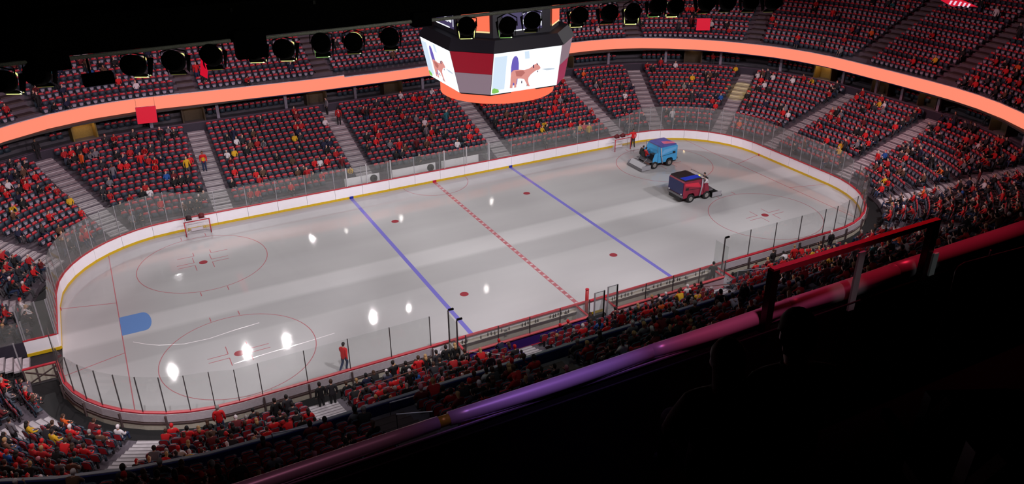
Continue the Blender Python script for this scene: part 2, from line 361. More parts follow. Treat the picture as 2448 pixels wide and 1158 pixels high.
# ------------------------------------------------------------------ boards and glass
GATE = (115.0, 118.3)
boards = thing('rink_boards', 'white dasher boards around the ice with yellow kick plate and red cap', 'boards')
rglass = thing('rink_glass', 'clear panes between slim posts standing on top of the rink boards', 'glass')
NEAR0 = cx_+Q_+2*cy_+Q_      # start of the near straight (x=+cx_)
def s_near(x): return NEAR0+(cx_-x)
def s_far(x): return x % PER
cuts = [GATE[1]-PER+i*(PER-3.3)/64 for i in range(65)]
BENCH = [(s_near(9.65), s_near(.6)), (s_near(-1.0), s_near(-9.6))]
for a, b in zip(cuts[:-1], cuts[1:]):
    g = .012
    strip(MB(), a+g, b-g, 0, .1, .2, 1.05).obj('board_panel', BOARD, boards)
    strip(MB(), a+g/2, b-g/2, -.015, .1, 0, .2).obj('kick_plate', KICK, boards)
    strip(MB(), a, b-.004, -.03, .17, 1.05, 1.11).obj('cap_rail', CAP, boards)
    sm = ((a+b)/2) % PER
    if s_near(20) < sm < s_near(-20)-0 and (s_near(11) < sm < s_near(-10.5)): continue
    near = 47 < sm < 114
    if near:
        strip(MB(), a, b, .16, .2, .55, 1.02).obj('backing_panel', mat('backing_grey', (196, 186, 192), .5, noise=.2), boards)
        strip(MB(), a, b, .2, .24, .05, .42).obj('backing_panel', CREAM, boards)
        strip(MB(), a, b, .22, .28, .44, .5).obj('backing_rail', STRUT, boards)
        (x, y), n = outl(a, .3); MB().box((x, y, .52), (.1, .09, 1.0), math.atan2(n[1], n[0])).obj('strut', STRUT, boards)
for x, m in ((0, mat('line_mark_red', (190, 20, 50), .4)), (-25.5*FT, mat('line_mark_blue', (24, 40, 150), .4)), (25.5*FT, MATS.get('line_mark_blue'))):
    for sy in (1,): MB().box((x, sy*(B_-.03), .11), (.34, .05, .2)).obj('line_mark', m, boards)
for s in (35.7, -35.7):
    (x, y), n = outl(s, -.03); MB().box((x, y, .11), (.1, .06, .2), math.atan2(n[1], n[0])+PI/2).obj('line_mark', CAP, boards)
def gtop(s):
    s = s % PER; x = outl(s, 0)[0][0]; y = outl(s, 0)[0][1]
    if y > 12.9: 
        if -9.0 < x < 6.6: return 2.75
        return 2.9+min(1, max(0, (abs(x)-20.6)/1.6))*.65
    if y < -12.9: return 3.1
    return 3.55 if y > -6 else 3.3
for a, b in zip(cuts[:-1], cuts[1:]):
    sm = ((a+b)/2) % PER
    if BENCH[0][0]-.3 < sm < BENCH[1][1]+.3: continue
    ends = abs(outl(sm, 0)[0][0]) > 20.4; mid = (a+b)/2
    for p, q in (((a, mid), (mid, b)) if ends else ((a, b),)): strip(MB(), p+.03, q-.03, .045, .058, 1.11, gtop).obj('glass_pane', GLASSN if 47 < sm < 114 else GLASS, rglass)
    for s in ((a, mid) if ends else (a,)):
        (x, y), n = outl(s, .052); zt = gtop(s)
        MB().box((x, y, (1.11+zt)/2), (.05, .045, zt-1.11), math.atan2(n[1], n[0])).obj('post', ALUD if 47 < (s % PER) < 114 else ALU, rglass)

# left end gate: two open leaves and tunnel rails
gt = thing('ice_gate', 'open white boards gate with yellow foot at the left end of the rink', 'gate', (-30.5, -1.0, 0))
MB().box((-.95, 0, .62), (1.75, .09, .85)).obj('leaf', BOARD, gt)
MB().box((-.95, -.02, .1), (1.78, .12, .2)).obj('kick_plate', KICK, gt)
MB().box((-.95, 0, 1.08), (1.8, .14, .06)).obj('cap_rail', CAP, gt)
for x in (-.12, -.72, -1.8): MB().box((x, .02, 2.3), (.07, .06, 2.4)).obj('post', ALU, gt)
MB().box((-.95, .02, 2.3), (1.6, .012, 2.35)).obj('glass_pane', GLASS, gt)
gt = thing('ice_gate', 'open gate leaf seen from behind with crossed steel braces, near left corner', 'gate', (-30.5, -4.3, 0))
MB().box((-.95, 0, .55), (1.75, .07, .9)).obj('leaf', CREAM, gt)
MB().box((-.95, 0, 1.08), (1.8, .16, .06)).obj('cap_rail', CAP, gt)
mb = MB(); mb.tube([(-.1, -.1, .15), (-1.7, -.1, .95)], .03); mb.tube([(-1.7, -.1, .15), (-.1, -.1, .95)], .03); mb.obj('brace', STRUT, gt)
for x in (-.3, -1.15, -1.8): MB().box((x, -.08, .55), (.08, .08, 1.0)).obj('strut', STRUT, gt)
for x in (-1.85, -3.3): MB().box((x, .02, 1.9), (.06, .06, 1.9)).obj('post', ALU, gt)
for k, (x, y) in enumerate(((-32.4, -.95), (-33.9, -4.35))):
    t = thing('tunnel_screen', ('slanted glass screen on the far side of the player tunnel', 'slanted glass screen on the near side of the player tunnel')[k], 'screen', (x, y, 0))
    MB().box((-.9, 0, 1.6), (2.2, .012, 1.5)).obj('glass_pane', GLASS, t)
    for dx in (.2, -2.0): MB().box((dx, 0, 1.3), (.07, .06, 2.2)).obj('post', ALU, t)
    MB().box((-.9, 0, .5), (2.3, .1, 1.0)).obj('base_panel', WALLM, t)

# ------------------------------------------------------------------ team benches (near side)
def bench(label, x0, x1, panel_m, face_label):
    t = thing('team_bench', label, 'bench', ((x0+x1)/2, -B_-.1, 0)); w = x1-x0
    MB().box((0, -.9, .1), (w, 1.5, .1)).obj('bench_floor', mat('rubber_floor', (80, 66, 70), .8), t)
    MB().box((0, -.12, .5), (w, .04, .8)).obj('inner_panel', CREAM, t)
    MB().box((0, -.2, .78), (w, .22, .03)).obj('bottle_shelf', mat('shelf_white', (200, 190, 180), .5), t)
    MB().box((0, -1.3, .42), (w, .34, .06)).obj('seat_plank', mat('bench_plank', (210, 196, 190), .5, noise=.2), t)
    o = MB().box((0, -1.62, .66), (w, .08, .84)).obj('back_panel', panel_m, t); o['label'] = face_label
    MB().box((0, -1.62, 1.11), (w, .2, .06)).obj('cap_rail', CAPPINK, t)
    MB().box((0, -1.68, .3), (w, .12, .08)).obj('foot_rail', CAP, t)
    n = max(3, int(w/2.0))
    for i in range(n):
        xa = -w/2+w*i/n
        MB().box((xa+w/n/2, -1.6, 1.72), (w/n-.08, .012, 1.15)).obj('glass_pane', GLASS, t)
        MB().box((xa, -1.6, 1.5), (.05, .05, 1.6)).obj('post', ALUD, t)
    MB().box((w/2, -1.6, 1.5), (.05, .05, 1.6)).obj('post', ALUD, t)
    for sx in (-1, 1):
        MB().box((sx*w/2, -.85, .58), (.07, 1.45, .95)).obj('end_panel', BOARD, t)
        MB().box((sx*w/2, -.85, 1.09), (.14, 1.55, .06)).obj('cap_rail', CAP, t)
    return t
bench('long team bench with a violet rear panel and bottles on its shelf', -9.6, -1.2, mat('violet_panel', (66, 36, 120), .5), 'violet rear panel')
bench('long team bench with a pale pink rear panel, right of the red post', .9, 9.6, mat('pink_white_panel', (196, 164, 172), .5), 'pale pink rear panel')
rng = random.Random(5)
bot = MB().tube([(0, 0, 0), (0, 0, .17), (0, 0, .2), (0, 0, .25)], [.038, .038, .018, .015], 8).mesh('bottle', mat('bottle_dark', (46, 40, 44), .4))
for bi, (x0, x1, nm) in enumerate(((-9.2, -1.7, 'violet'), (1.5, 9.2, 'pale pink'))):
    k = 0; x = x0
    while x < x1:
        o = link('bottle', bot, None, (x, -B_-.3+rng.uniform(-.04, .04), .795))
        tag(o, f'dark drink bottle on the shelf of the {nm} team bench', 'bottle', f'bottles on the shelf of the {nm} bench')
        x += rng.choice((.16, .22, .3, .5, .9))
for k, (x, lab) in enumerate(((-9.0, 'towel hanging from the shelf at the left end of the violet bench'), (-6.3, 'towel hanging over the shelf near the middle of the violet bench'), (-2.0, 'dark towel over the shelf beside the tall red post'), (4.4, 'towel hanging over the shelf of the pale pink bench'), (7.6, 'dark towel hanging near the right end of the pale pink bench'))):
    o = MB().box((x, -B_-.33, .66), (.2, .03, .3)).box((x, -B_-.24, .815), (.2, .2, .02)).obj('towel', mat('towel_grey', (70, 62, 66), .9)); tag(o, lab, 'towel')
t = thing('padded_post', 'tall red padded post standing between the two team benches', 'post', (-.9, -13.9, 0))
MB().tube([(0, 0, 0), (0, 0, 2.55)], .11, 12).obj('padding', mat('pad_red', (176, 40, 44), .5), t, True); MB().tube([(0, 0, 2.55), (0, 0, 2.6)], .12, 12).obj('lid', CAP, t)
for k, (x, y, h, lab) in enumerate(((-.3, -14.4, 2.5, 'glass door frame just right of the tall red post'), (.75, -14.3, 2.6, 'glass door frame at the left end of the pale pink bench'))):
    t = thing('glass_door', lab, 'door', (x, y, 0))
    for dx, dd in ((-.35, ALU), (.35, BLACKM)): MB().box((dx, 0, h/2), (.07, .07, h)).obj('post', dd, t)
    MB().box((0, 0, h-.85), (.62, .015, 1.6)).obj('glass_pane', GLASS, t); MB().box((0, 0, h-.02), (.7, .05, .04)).obj('top_rail', ALU, t)
for k, (x, y, h, lab) in enumerate(((10.0, -13.95, 3.6, 'tall grey glass post with a small camera, right end of benches'), (-10.0, -13.2, 3.3, 'dark glass post at the left end of the violet bench'), (-10.0, -14.4, 3.3, 'dark glass post behind the standing group at the bench corner'))):
    t = thing('glass_post', lab, 'post', (x, y, 0)); MB().tube([(0, 0, 0), (0, 0, h)], .05, 8).obj('pole', ALUD, t)
    MB().box((.18, 0, h+.02), (.32, .1, .1)).obj('camera', DARK, t)
t = thing('side_glass', 'glass return panel between the near boards and the violet bench end', 'glass', (-10.0, -13.1, 0))
MB().box((0, -.65, 2.1), (.012, 1.3, 2.0)).obj('glass_pane', GLASS, t); MB().box((0, -.65, .55), (.06, 1.3, 1.1)).obj('base_panel', CREAM, t)
t = thing('side_glass', 'glass return panel between the boards and the right bench end', 'glass', (10.0, -13.1, 0))
MB().box((0, -.65, 2.1), (.012, 1.3, 2.0)).obj('glass_pane', GLASS, t)
MB().box((0, -1.4, .6), (.06, 2.4, 1.05)).obj('base_panel', BOARD, t); MB().box((0, -1.4, 1.15), (.14, 2.4, .06)).obj('cap_rail', CAP, t)
# handrails behind the benches
def handrail(lab, pts, zs, r=.025, posts=True, m=ALU):
    t = thing('guard_rail', lab, 'railing', (pts[0][0], pts[0][1], 0)); o = Vector((pts[0][0], pts[0][1], 0))
    for z in zs: MB().tube([Vector(p)-o+Vector((0, 0, z)) for p in pts], r, 8).obj('rail', m, t)
    for p in (pts if posts else []):
        q = Vector(p)-o; MB().tube([q, q+Vector((0, 0, max(zs)))], r, 8).obj('post', m, t)
handrail('grey guard rail beside the black camera stand at the bench corner', [(-9.7, -15.2, .6), (-8.6, -17.0, 1.1)], (.95, .5))
handrail('grey guard rail on the stairs right of the pale pink bench', [(10.3, -15.2, .6), (11.6, -16.3, 1.0), (13.2, -16.9, 1.2)], (1.0, .5))
o = MB().box((-7.9, -16.9, 1.5), (1.9, .5, .07), .12).box((-7.9, -16.9, 1.0), (1.7, .3, .9), .12).obj('media_table', mat('table_violet', (70, 54, 120), .35)); tag(o, 'narrow violet media table behind the left team bench', 'table')

# ------------------------------------------------------------------ penalty boxes (far side)
t = thing('penalty_box', 'glass penalty boxes with white benches beyond the far boards', 'penalty box', (-1.2, B_+.1, 0))
MB().box((0, .8, .15), (13.6, 1.4, .1)).obj('box_floor', mat('rubber_floor', (80, 66, 70), .8), t)
for x0, x1 in ((-6.6, -3.4), (-2.2, 2.0), (2.6, 6.4)):
    MB().box(((x0+x1)/2, 1.0, .62), (x1-x0, .35, .06)).obj('seat_plank', BOARD, t); MB().box(((x0+x1)/2, 1.5, .9), (x1-x0, .06, .7)).obj('back_panel', BOARD, t)
for x in (-6.8, -5.0, -2.8, 2.3, 4.5, 6.8): MB().box((x, .0, 1.75), (.09, .09, 2.1)).obj('post', mat('post_white', (210, 205, 212), .4), t)
for x in (-6.8, -2.8, 2.3, 6.8):
    MB().box((x, .75, 1.8), (.012, 1.4, 1.7)).obj('glass_pane', GLASS, t)
for x, lab in ((-5.05, 'round black padded cushion on the far boards, left one'), (-.0, 'round black padded cushion on the far boards, right one')):
    o = MB().sphere((x*.98-.6+(.4 if x > -1 else 0), B_+.25, 1.38), .34, 12, 8, 0, (1, .6, 1)).obj('cushion', DARK, None, True); tag(o, lab, 'cushion')

# ------------------------------------------------------------------ terraces
AIS = [-42.6, -35.2, -30.3, -25.5, -18.1, -5.6, 8, 21.2, 25.1, 30.3, 35.2, 44.3, 49.4, 54.4, 58.3, 71.5, 86.0, 97.65, 105.5, 110.5]
AIS = sorted(a % PER for a in AIS)
AIS_NAME = {}
ROWS = [(2.0+.8*k, floor_z(2.0+.8*k)) for k in range(14)]
tl = struct(bpy.data.objects.new('lower_terrace', None)); COL.objects.link(tl)
s_lo = GATE[1]+.3-PER; s_hi = GATE[0]-.3
for k, (d, z) in enumerate(ROWS):
    if k == 0:
        for a, b in ((s_lo, -9.0), (7.0, s_near(11.4)), (s_near(-10.4), s_hi)): strip(MB(), a, b, d-.4, d+.42, 0, z-.05).obj('terrace_row', CONC, tl)
    else: strip(MB(), s_lo, s_hi, d-.4, d+.42, 0, z-.05).obj('terrace_row', CONC, tl)
# the aisle between front row and boards
strip(MB(), s_lo, s_hi, .3, 1.6, 0, .12).obj('front_walkway', mat('walkway_dark', (22, 22, 24), .7), tl)
UROWS = [(12.95+.8*k, 7.0+(.95+.8*k)*.47) for k in range(27)]
tu = struct(bpy.data.objects.new('upper_terrace', None)); COL.objects.link(tu)
for k, (d, z) in enumerate(UROWS):
    strip(MB(), 0, PER-.001, d-.4, d+.42, z-.75, z-.05, 1.6).obj('terrace_row', CONC, tu)
stn = {}
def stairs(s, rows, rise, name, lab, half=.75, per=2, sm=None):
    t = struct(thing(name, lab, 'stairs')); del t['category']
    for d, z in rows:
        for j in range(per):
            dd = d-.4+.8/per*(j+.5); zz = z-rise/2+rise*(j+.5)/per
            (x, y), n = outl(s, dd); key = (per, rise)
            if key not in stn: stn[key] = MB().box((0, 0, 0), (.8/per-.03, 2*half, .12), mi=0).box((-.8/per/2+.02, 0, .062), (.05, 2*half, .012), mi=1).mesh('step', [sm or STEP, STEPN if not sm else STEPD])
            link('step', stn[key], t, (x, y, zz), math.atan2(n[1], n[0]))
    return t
SIDE = lambda s: ('far side' if (s < 22 or s > PER-22) else 'right far corner' if s < 37 else 'right end' if s < 45 else 'right near corner' if s < 58 else 'near side' if s < 101 else 'left near corner' if s < 114 else 'left end' if s < 124 else 'left far corner')
for i, s in enumerate(AIS):
    AIS_NAME[s] = f'{SIDE(s)} stairs'
    stairs(s, ROWS if not (s_near(11) < s < s_near(-10) or s > PER-9 or s < 6) else ROWS[1:], .26, 'aisle_stairs', f'grey stairs between lower seat blocks, {SIDE(s)}')
UA = [s for s in AIS if not 62 < s < 92]+[s_near(-11), s_near(2), s_near(14)]
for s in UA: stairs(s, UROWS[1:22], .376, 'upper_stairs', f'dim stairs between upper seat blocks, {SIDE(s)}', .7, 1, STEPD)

# wall on top of the lower bowl, concourse rows behind it, back wall, pillars
cw = struct(bpy.data.objects.new('concourse', None)); COL.objects.link(cw)
strip(MB(), s_lo, s_hi, 12.95, 13.15, 3.6, 4.75).obj('bowl_rear_wall', WALLM, cw)
strip(MB(), s_lo, s_hi, 12.92, 13.2, 4.75, 4.8).obj('wall_cap', mat('wall_cap', (92, 80, 96), .5), cw)
strip(MB(), s_lo, s_hi, 13.15, 18.6, 3.4, 4.2).obj('walkway', CONC, cw)
LROWS = [(14.6, 4.55), (15.4, 4.85), (16.2, 5.15)]
for d, z in LROWS: strip(MB(), s_lo, s_hi, d-.4, d+.4, 4.1, z-.05).obj('terrace_row', CONC, cw)
strip(MB(), s_lo, s_hi, 18.4, 18.6, 4.2, 9.0).obj('back_wall', mat('concourse_wall', (120, 100, 96), .8, noise=.4), cw)
strip(MB(), s_lo, s_hi, 11.6, 18.5, 6.55, 6.7).obj('soffit', mat('soffit', (60, 54, 52), .8), cw)
PILL = [-29, -21.6, -15.8, -9.5, -2.6, 4.6, 9.4, 13, 17, 21, 24, 26.6, 29, 31.6, 34.4, 37, 40, 44, 48, 52, -33, -37]
for s in PILL:
    (x, y), n = outl(s, 13.5); MB().box((x, y, 5.4), (.26, .26, 2.3), math.atan2(n[1], n[0])).obj('pillar', GREYW, cw)
LAMPW = mat('concourse_lamp', (0, 0, 0), .5, emit=(235, 190, 130), es=.55)
for s in (-27.5, -20.6, -10.5, 15, 19.4, 32.6, 38.4, 42, 46):
    (x, y), n = outl(s, 15.9); MB().box((x, y, 5.6), (.12, 2.0, .1), math.atan2(n[1], n[0])).obj('ceiling_lamp', LAMPW, cw)
VOMS = (-23.9, -17.9, -6.4, 1.5, 10.6, 22.0, 27.8, 33.4, 37.2, 42.6, 46.6)
for s in VOMS:
    (x, y), n = outl(s, 14.9); rz = math.atan2(n[1], n[0]); t_ = Vector((-n[1], n[0])); c = Vector((x, y))
    wm = YWALL if s in (-23.9, 33.4) else mat('opening_brown', (86, 68, 54), .8, noise=.3)
    MB().box((x, y, 5.35), (.12, 1.9, 2.3), rz).obj('opening_wall', wm, cw)
    for sd in (-.95, .95):
        q = c+t_*sd-Vector(n)*.6; MB().box((q.x, q.y, 5.35), (1.3, .12, 2.3), rz).obj('opening_side', wm, cw)
    l = bpy.data.lights.new('concourse_lamp_light', 'POINT'); l.energy = 34 if s in (-23.9, 33.4) else 9; l.color = (1, .7, .34); l.shadow_soft_size = .12
    (x, y), n = outl(s, 14.1); o = bpy.data.objects.new('concourse_lamp_light', l); COL.objects.link(o); o.location = (x, y, 6.2)
for txt, s, d in (('122', -19.6, 12.9), ('121', -6.9, 12.9), ('101', -26.6, 12.9), ('120', 6.7, 12.9), ('119', 19.8, 12.9), ('118', 23.6, 12.9), ('117', 28.9, 12.9)):
    (x, y), n = outl(s, d-.02); me = text_mesh(txt, .42); me.materials.append(mat('sign_paint', (205, 190, 205), .5))
    o = link('section_number', me, cw, (x, y, 4.42)); o.rotation_euler = (PI/2, 0, math.atan2(n[1], n[0])-PI/2)
# upper vomitory walls
for s, d, w in ((4.2, 31, 5), (-3.5, 30, 3), (-18, 29, 3), (14.5, 29, 3)): pass
for s, d, w in ((31.8, 29.2, 6.5), (35.6, 31, 6), (-4.6, 24.5, 3.0), (13.0, 27, 3.2), (-18.2, 24.0, 2.6), (-23, 26, 2.4), (22, 27, 3)):
    (x, y), n = outl(s, d); z = 7+(d-12)*.47; rz = math.atan2(n[1], n[0])
    o = MB().box((0, 0, .2), (.25, w, 2.6)).box((1.2, -w/2, .5), (2.4, .25, 2.2)).box((1.2, w/2, .5), (2.4, .25, 2.2)).obj('vomitory_wall', GREYW, tu); o.location = (x, y, z); o.rotation_euler = (0, 0, rz)

# ------------------------------------------------------------------ balcony ribbon
def rib(s):
    s = s % PER; h = PER/2; t = min(s % h, h-(s % h))
    base = float(np.interp(t, [0, 8, 16, 22, 24.5, 27, 30, 34, 40], [10.95, 11.1, 11.75, 12.3, 12.3, 11.65, 11.12, 11.15, 11.4]))
    near = h-40 < s < h+40
    if not near: return base
    return float(np.interp(t, [0, 24, 29, 35, 40], [12.78, 12.7, 12.2, 11.5, 11.4] if s < s_near(2.4) else [12.25, 12.3, 12.3, 11.5, 11.4]))
ribbon = thing('ribbon_balcony', 'balcony front round the arena with a glowing orange LED ribbon', 'balcony')
zt = lambda s: 7.66 if 0 < (s+4.2) % PER < 26 else 7.85
STEP_S = s_near(2.4)
for a0, a1, nP in ((-4.2, STEP_S-1e-3, 66), (STEP_S+1e-3, PER-4.2, 52)):
    for i in range(nP):
        a = a0+(a1-a0)*i/nP; b = a0+(a1-a0)*(i+1)/nP; zz = zt((a+b)/2)
        strip(MB(), a, b, rib, lambda s: rib(s)+.05, 6.7, zz-.04, 1.0).obj('led_panel', ORANGE, ribbon)
for a, b in ((-4.2, 21.8), (21.8, STEP_S), (STEP_S, PER-4.2)):
    e = 1e-3; zz = zt((a+b)/2)
    strip(MB(), a+e, b-e, lambda s: rib(s)+.08, lambda s: rib(s)+.2, 6.6, zz-.03, 1.0).obj('parapet', NAVY, ribbon)
    strip(MB(), a+e, b-e, lambda s: rib(s)-.01, lambda s: rib(s)+.13, zz-.03, zz+.01, 1.0).obj('top_cap', CAPLINE, ribbon)
(x, y), n = outl(STEP_S, 12.55); MB().box((x, y, 7.2), (.12, .6, 1.3)).obj('parapet_return', NAVY, ribbon)
strip(MB(), 0, PER-.001, lambda s: rib(s)+.4, 12.7, 6.55, 6.68, 1.2).obj('balcony_floor', CONC, ribbon)

# ------------------------------------------------------------------ seats
def seat_full():
    back = [(-.23, .0), (.23, .0), (.24, .3), (.2, .43), (.1, .47), (-.1, .47), (-.2, .43), (-.24, .3)]
    Bs = lambda x, z, y: (x, .02-y-(z*.16), .42+z)
    sh = MB().prism(back, -.02, .02, 0, Bs).mesh('backrest', SEATD)
    fr = MB().prism([(-.2, .36), (.2, .36), (.19, .44), (.1, .485), (-.1, .485), (-.19, .44)], -.045, -.018, 0, lambda x, z, y: (x, .02-y-(z*.16), .42+z))
    fr.prism([(-.19, .04), (.19, .04), (.2, .32), (.16, .43), (-.16, .43), (-.2, .32)], .02, .032, 0, Bs)
    fr = fr.mesh('seat_cover', SEATR)
    pan = MB().prism([(-.21, .0), (.21, .0), (.2, .36), (.12, .41), (-.12, .41), (-.2, .36)], -.15, -.07, 0, lambda x, z, y: (x, .04-y, .4+z)).mesh('seat_pan', SEATD)
    leg = MB().box((0, .02, .2), (.08, .1, .4)).box((-.265, .08, .5), (.03, .3, .05)).box((.265, .08, .5), (.03, .3, .05)).mesh('seat_frame', SEATF)
    card = MB().box((-.1, .05, .84), (.12, .012, .06), rx=-.15).mesh('card', SEATW)
    return sh, fr, pan, leg, card
SH, FR, PAN, LEG, CARD = seat_full()
def seat_low():
    mb = MB()
    mb.prism([(-.23, 0), (.23, 0), (.24, .36), (.15, .46), (-.15, .46), (-.24, .36)], -.02, .02, 0, lambda x, z, y: (x, .02-y-(z*.16), .42+z))
    mb.prism([(-.24, .29), (.24, .29), (.17, .485), (-.17, .485)], -.06, -.018, 1, lambda x, z, y: (x, .02-y-(z*.16), .42+z))
    mb.add([(-.19, -.012, .46), (.19, -.012, .46), (.17, -.075, .85), (-.17, -.075, .85)], [(0, 1, 2, 3)], 1)
    mb.prism([(-.21, 0), (.21, 0), (.19, .38), (-.19, .38)], -.15, -.08, 0, lambda x, z, y: (x, .04-y, .38+z))
    mb.add([(-.17, .065, .84), (-.05, .065, .84), (-.05, .06, .9), (-.17, .06, .9)], [(0, 1, 2, 3)], 2)
    a = mb.v, mb.f, mb.m
    m2 = MB(); m2.v = list(mb.v); m2.f = list(mb.f); m2.m = list(mb.m)
    m2.add([(-.11, .205, .42), (.11, .205, .42), (.15, .2, .64), (-.15, .2, .64)], [(0, 1, 2, 3)], 2)
    m3 = MB(); m3.prism([(-.23, 0), (.23, 0), (.24, .36), (.15, .46), (-.15, .46), (-.24, .36)], -.02, .02, 0, lambda x, z, y: (x, .02-y-(z*.16), .42+z))
    m3.add([(-.19, -.012, .46), (.19, -.012, .46), (.17, -.075, .85), (-.17, -.075, .85)], [(0, 1, 2, 3)], 1); m3.box((0, .22, .385), (.42, .34, .05)); m3.box((0, .02, .2), (.08, .1, .4))
    return (a, (m2.v, m2.f, m2.m), (m3.v, m3.f, m3.m))
LOWA, LOWB, LOWC = seat_low()

def arc_table(d):
    ss = np.linspace(0, PER, 1600); P = np.array([outl(s, d)[0] for s in ss]); L = np.concatenate([[0], np.cumsum(np.linalg.norm(np.diff(P, axis=0), axis=1))])
    return ss, L
SEATS = []   # (level, row, section aisle s, index, x, y, z, angle, s, d)
def fill(level, rows, aisles, half, skip, pitch=.56):
    for k, (d, z) in enumerate(rows):
        ss, L = arc_table(d)
        for i, a in enumerate(aisles):
            b = aisles[(i+1) % len(aisles)]; b2 = b if b > a else b+PER
            la = np.interp(a, ss, L)+half; lb = (np.interp(b2, ss, L) if b2 <= PER else np.interp(b2-PER, ss, L)+L[-1])-half
            n = int((lb-la-.1)/pitch); off = (lb-la-n*pitch)/2
            for j in range(n):
                l = la+off+(j+.5)*pitch; s = float(np.interp(l % L[-1], L, ss))
                if skip(s, k, d): continue
                (x, y), nn = outl(s, d+.12); SEATS.append((level, k, a, j, x, y, z-.05, math.atan2(-nn[1], -nn[0])-PI/2, s, d))
def skip_low(s, k, d):
    if GATE[0]-.9 < s < GATE[1]+.9: return True
    if k == 0 and (s < 7.4 or s > PER-9.4 or s_near(11.8) < s < s_near(-11)): return True
    return False
fill('lower', ROWS, AIS, .85, skip_low)
fill('loge', LROWS, AIS, 1.4, lambda s, k, d: any(abs(((s-v+PER/2) % PER)-PER/2) < (1.3 if abs(v) < 22 else .6) for v in VOMS) or (s_near(20) < s < 112 and False) or GATE[0]-2 < s < GATE[1]+2 or 66 < s < 110)
uas = sorted(s % PER for s in UA)
def skip_up(s, k, d):
    if 62 < s < 116: return k > 14 or k == 0
    for vs, vd, w in ((31.8, 29.2, 6.5), (35.6, 31, 6), (-4.6, 24.5, 3.0), (13.0, 27, 3.2), (-18.2, 24.0, 2.6), (-23, 26, 2.4), (22, 27, 3)):
        ds = ((s-vs+PER/2) % PER)-PER/2
        if abs(ds)*(1+d/RC if not (abs(vs) < 22) else 1) < w/2+.5 and vd-.6 < d < vd+3: return True
    return 124 < s < 127 and k > 18
fill('upper', UROWS[:25], uas, .8, skip_up)

# ---- who sits where
rng = random.Random(11)
def cluster(s, d, f): return .5+.5*math.sin(s*1.7*f+1.3*math.sin(d*2.1))*math.cos(d*1.3+s*.31)
def occ(level, s, d, k):
    c = cluster(s, d, 1)
    if level == 'lower':
        if s_near(-19) < s < s_near(-14.5): return .18 if k else .5
        if 62 < s < 98: return .52 if (k % 3) else .7
        if 98 <= s < 106: return .5
        if 106 <= s < 114: return .64
        if 38 < s <= 62: return .2 if s < 43 else .38 if s < 50 else .42
        if s > 118 and s < 128: return .55
        if 128 <= s < 137: return .12+.5*c*c
        if 22 < s <= 38: return .03+.5*c**3
        return .04+.7*c**3
    if level == 'loge': return .07
    if 62 < s < 116: return .55 if s < 96 else .3
    if s > 45 and s < 62: return .22
    if s > 125 and s < 140: return .2
    return .02+.26*c**4
def visible(x, y, z, s, d, level):
    u, v, t = prj(x, y, z)
    if not (-15 < u < 2463 and -10 < v < 1170): return 0
    if v < 160-.112*u: return 0
    if v > 1150-.3286*(u-540) and not (u < 540): return 0
    if 45 < s < 118:
        w = np.interp(u, [0, 128, 276, 497, 600, 894, 1020, 1118, 1200, 1380, 1580, 1820, 2050, 2250, 2448], [1165, 1150, 1126, 1086, 1052, 965, 923, 891, 867, 814, 750, 677, 620, 560, 490])
        if level == 'lower' and v > w: return 0
        if level == 'upper' and v < w+12 : return 0
        if level == 'loge': return 0
    elif level == 'upper' and not (u > 0): return 0
    return 1/t
people = []; empty = []
for st in SEATS:
    p = occ(st[0], st[8], st[9], st[1])
    vis = visible(st[4], st[5], st[6]+.9, st[8], st[9], st[0])
    (people if rng.random() < p else empty).append((vis, st))
people.sort(key=lambda q: -q[0]); empty.sort(key=lambda q: -q[0])
NP, NS = 286, 300
ORD = ['', 'first', 'second', 'third', 'fourth', 'fifth', 'sixth', 'seventh', 'eighth', 'ninth', 'tenth', 'eleventh', 'twelfth', 'thirteenth', 'fourteenth', 'fifteenth', 'sixteenth', 'seventeenth', 'eighteenth', 'nineteenth', 'twentieth']
def ordi(n):
    if n < 21: return ORD[n]
    return f'{n}th' if n % 10 not in (1, 2, 3) else f'{n}'+{1: 'st', 2: 'nd', 3: 'rd'}[n % 10]
UP_NAMES = {}
def stair_name(a, level):
    if level == 'upper':
        near = [('centre', s_near(2)), ('left of centre', s_near(-11)), ('right of centre', s_near(14))]
        for n, s in near:
            if abs(a-s) < .1: return f'balcony stairs {n}'
    lst = AIS if level != 'upper' else uas
    side = SIDE(a); same = [s for s in lst if SIDE(s) == side]; i = same.index(a) if a in same else 0
    base = {'near side': ['right bench', 'left bench', 'wide left'], 'left near corner': ['left corner', 'gate side'], 'right near corner': ['right corner', 'middle corner', 'upper corner'],
            'far side': ['far a', 'far b', 'far c'], 'right end': ['right end'], 'left end': ['left end']}.get(side, [side])
    nm = base[i] if i < len(base) and side in ('near side', 'left near corner', 'right near corner', 'right end', 'left end') else f'{ORD[i+1]} {side}'
    return ('balcony ' if level == 'upper' else '')+nm+' stairs'
def place_text(st):
    return f'{ordi(st[1]+1)} row, {ordi(st[3]+1)} seat past {stair_name(st[2], st[0])}'

# individual empty seats
def new_seat(st):
    r = thing('stadium_chair', f'empty red-covered seat, {place_text(st)}', 'seat', (st[4], st[5], st[6]), st[7], 'empty folding seats in the stands')
    for nm, me in (('backrest', SH), ('seat_cover', FR), ('seat_pan', PAN), ('seat_frame', LEG)): link(nm, me, r)
    if (st[3]*7+st[1]*3) % 4 == 0: link('card', CARD, r)
for vis, st in empty[:NS]: new_seat(st)
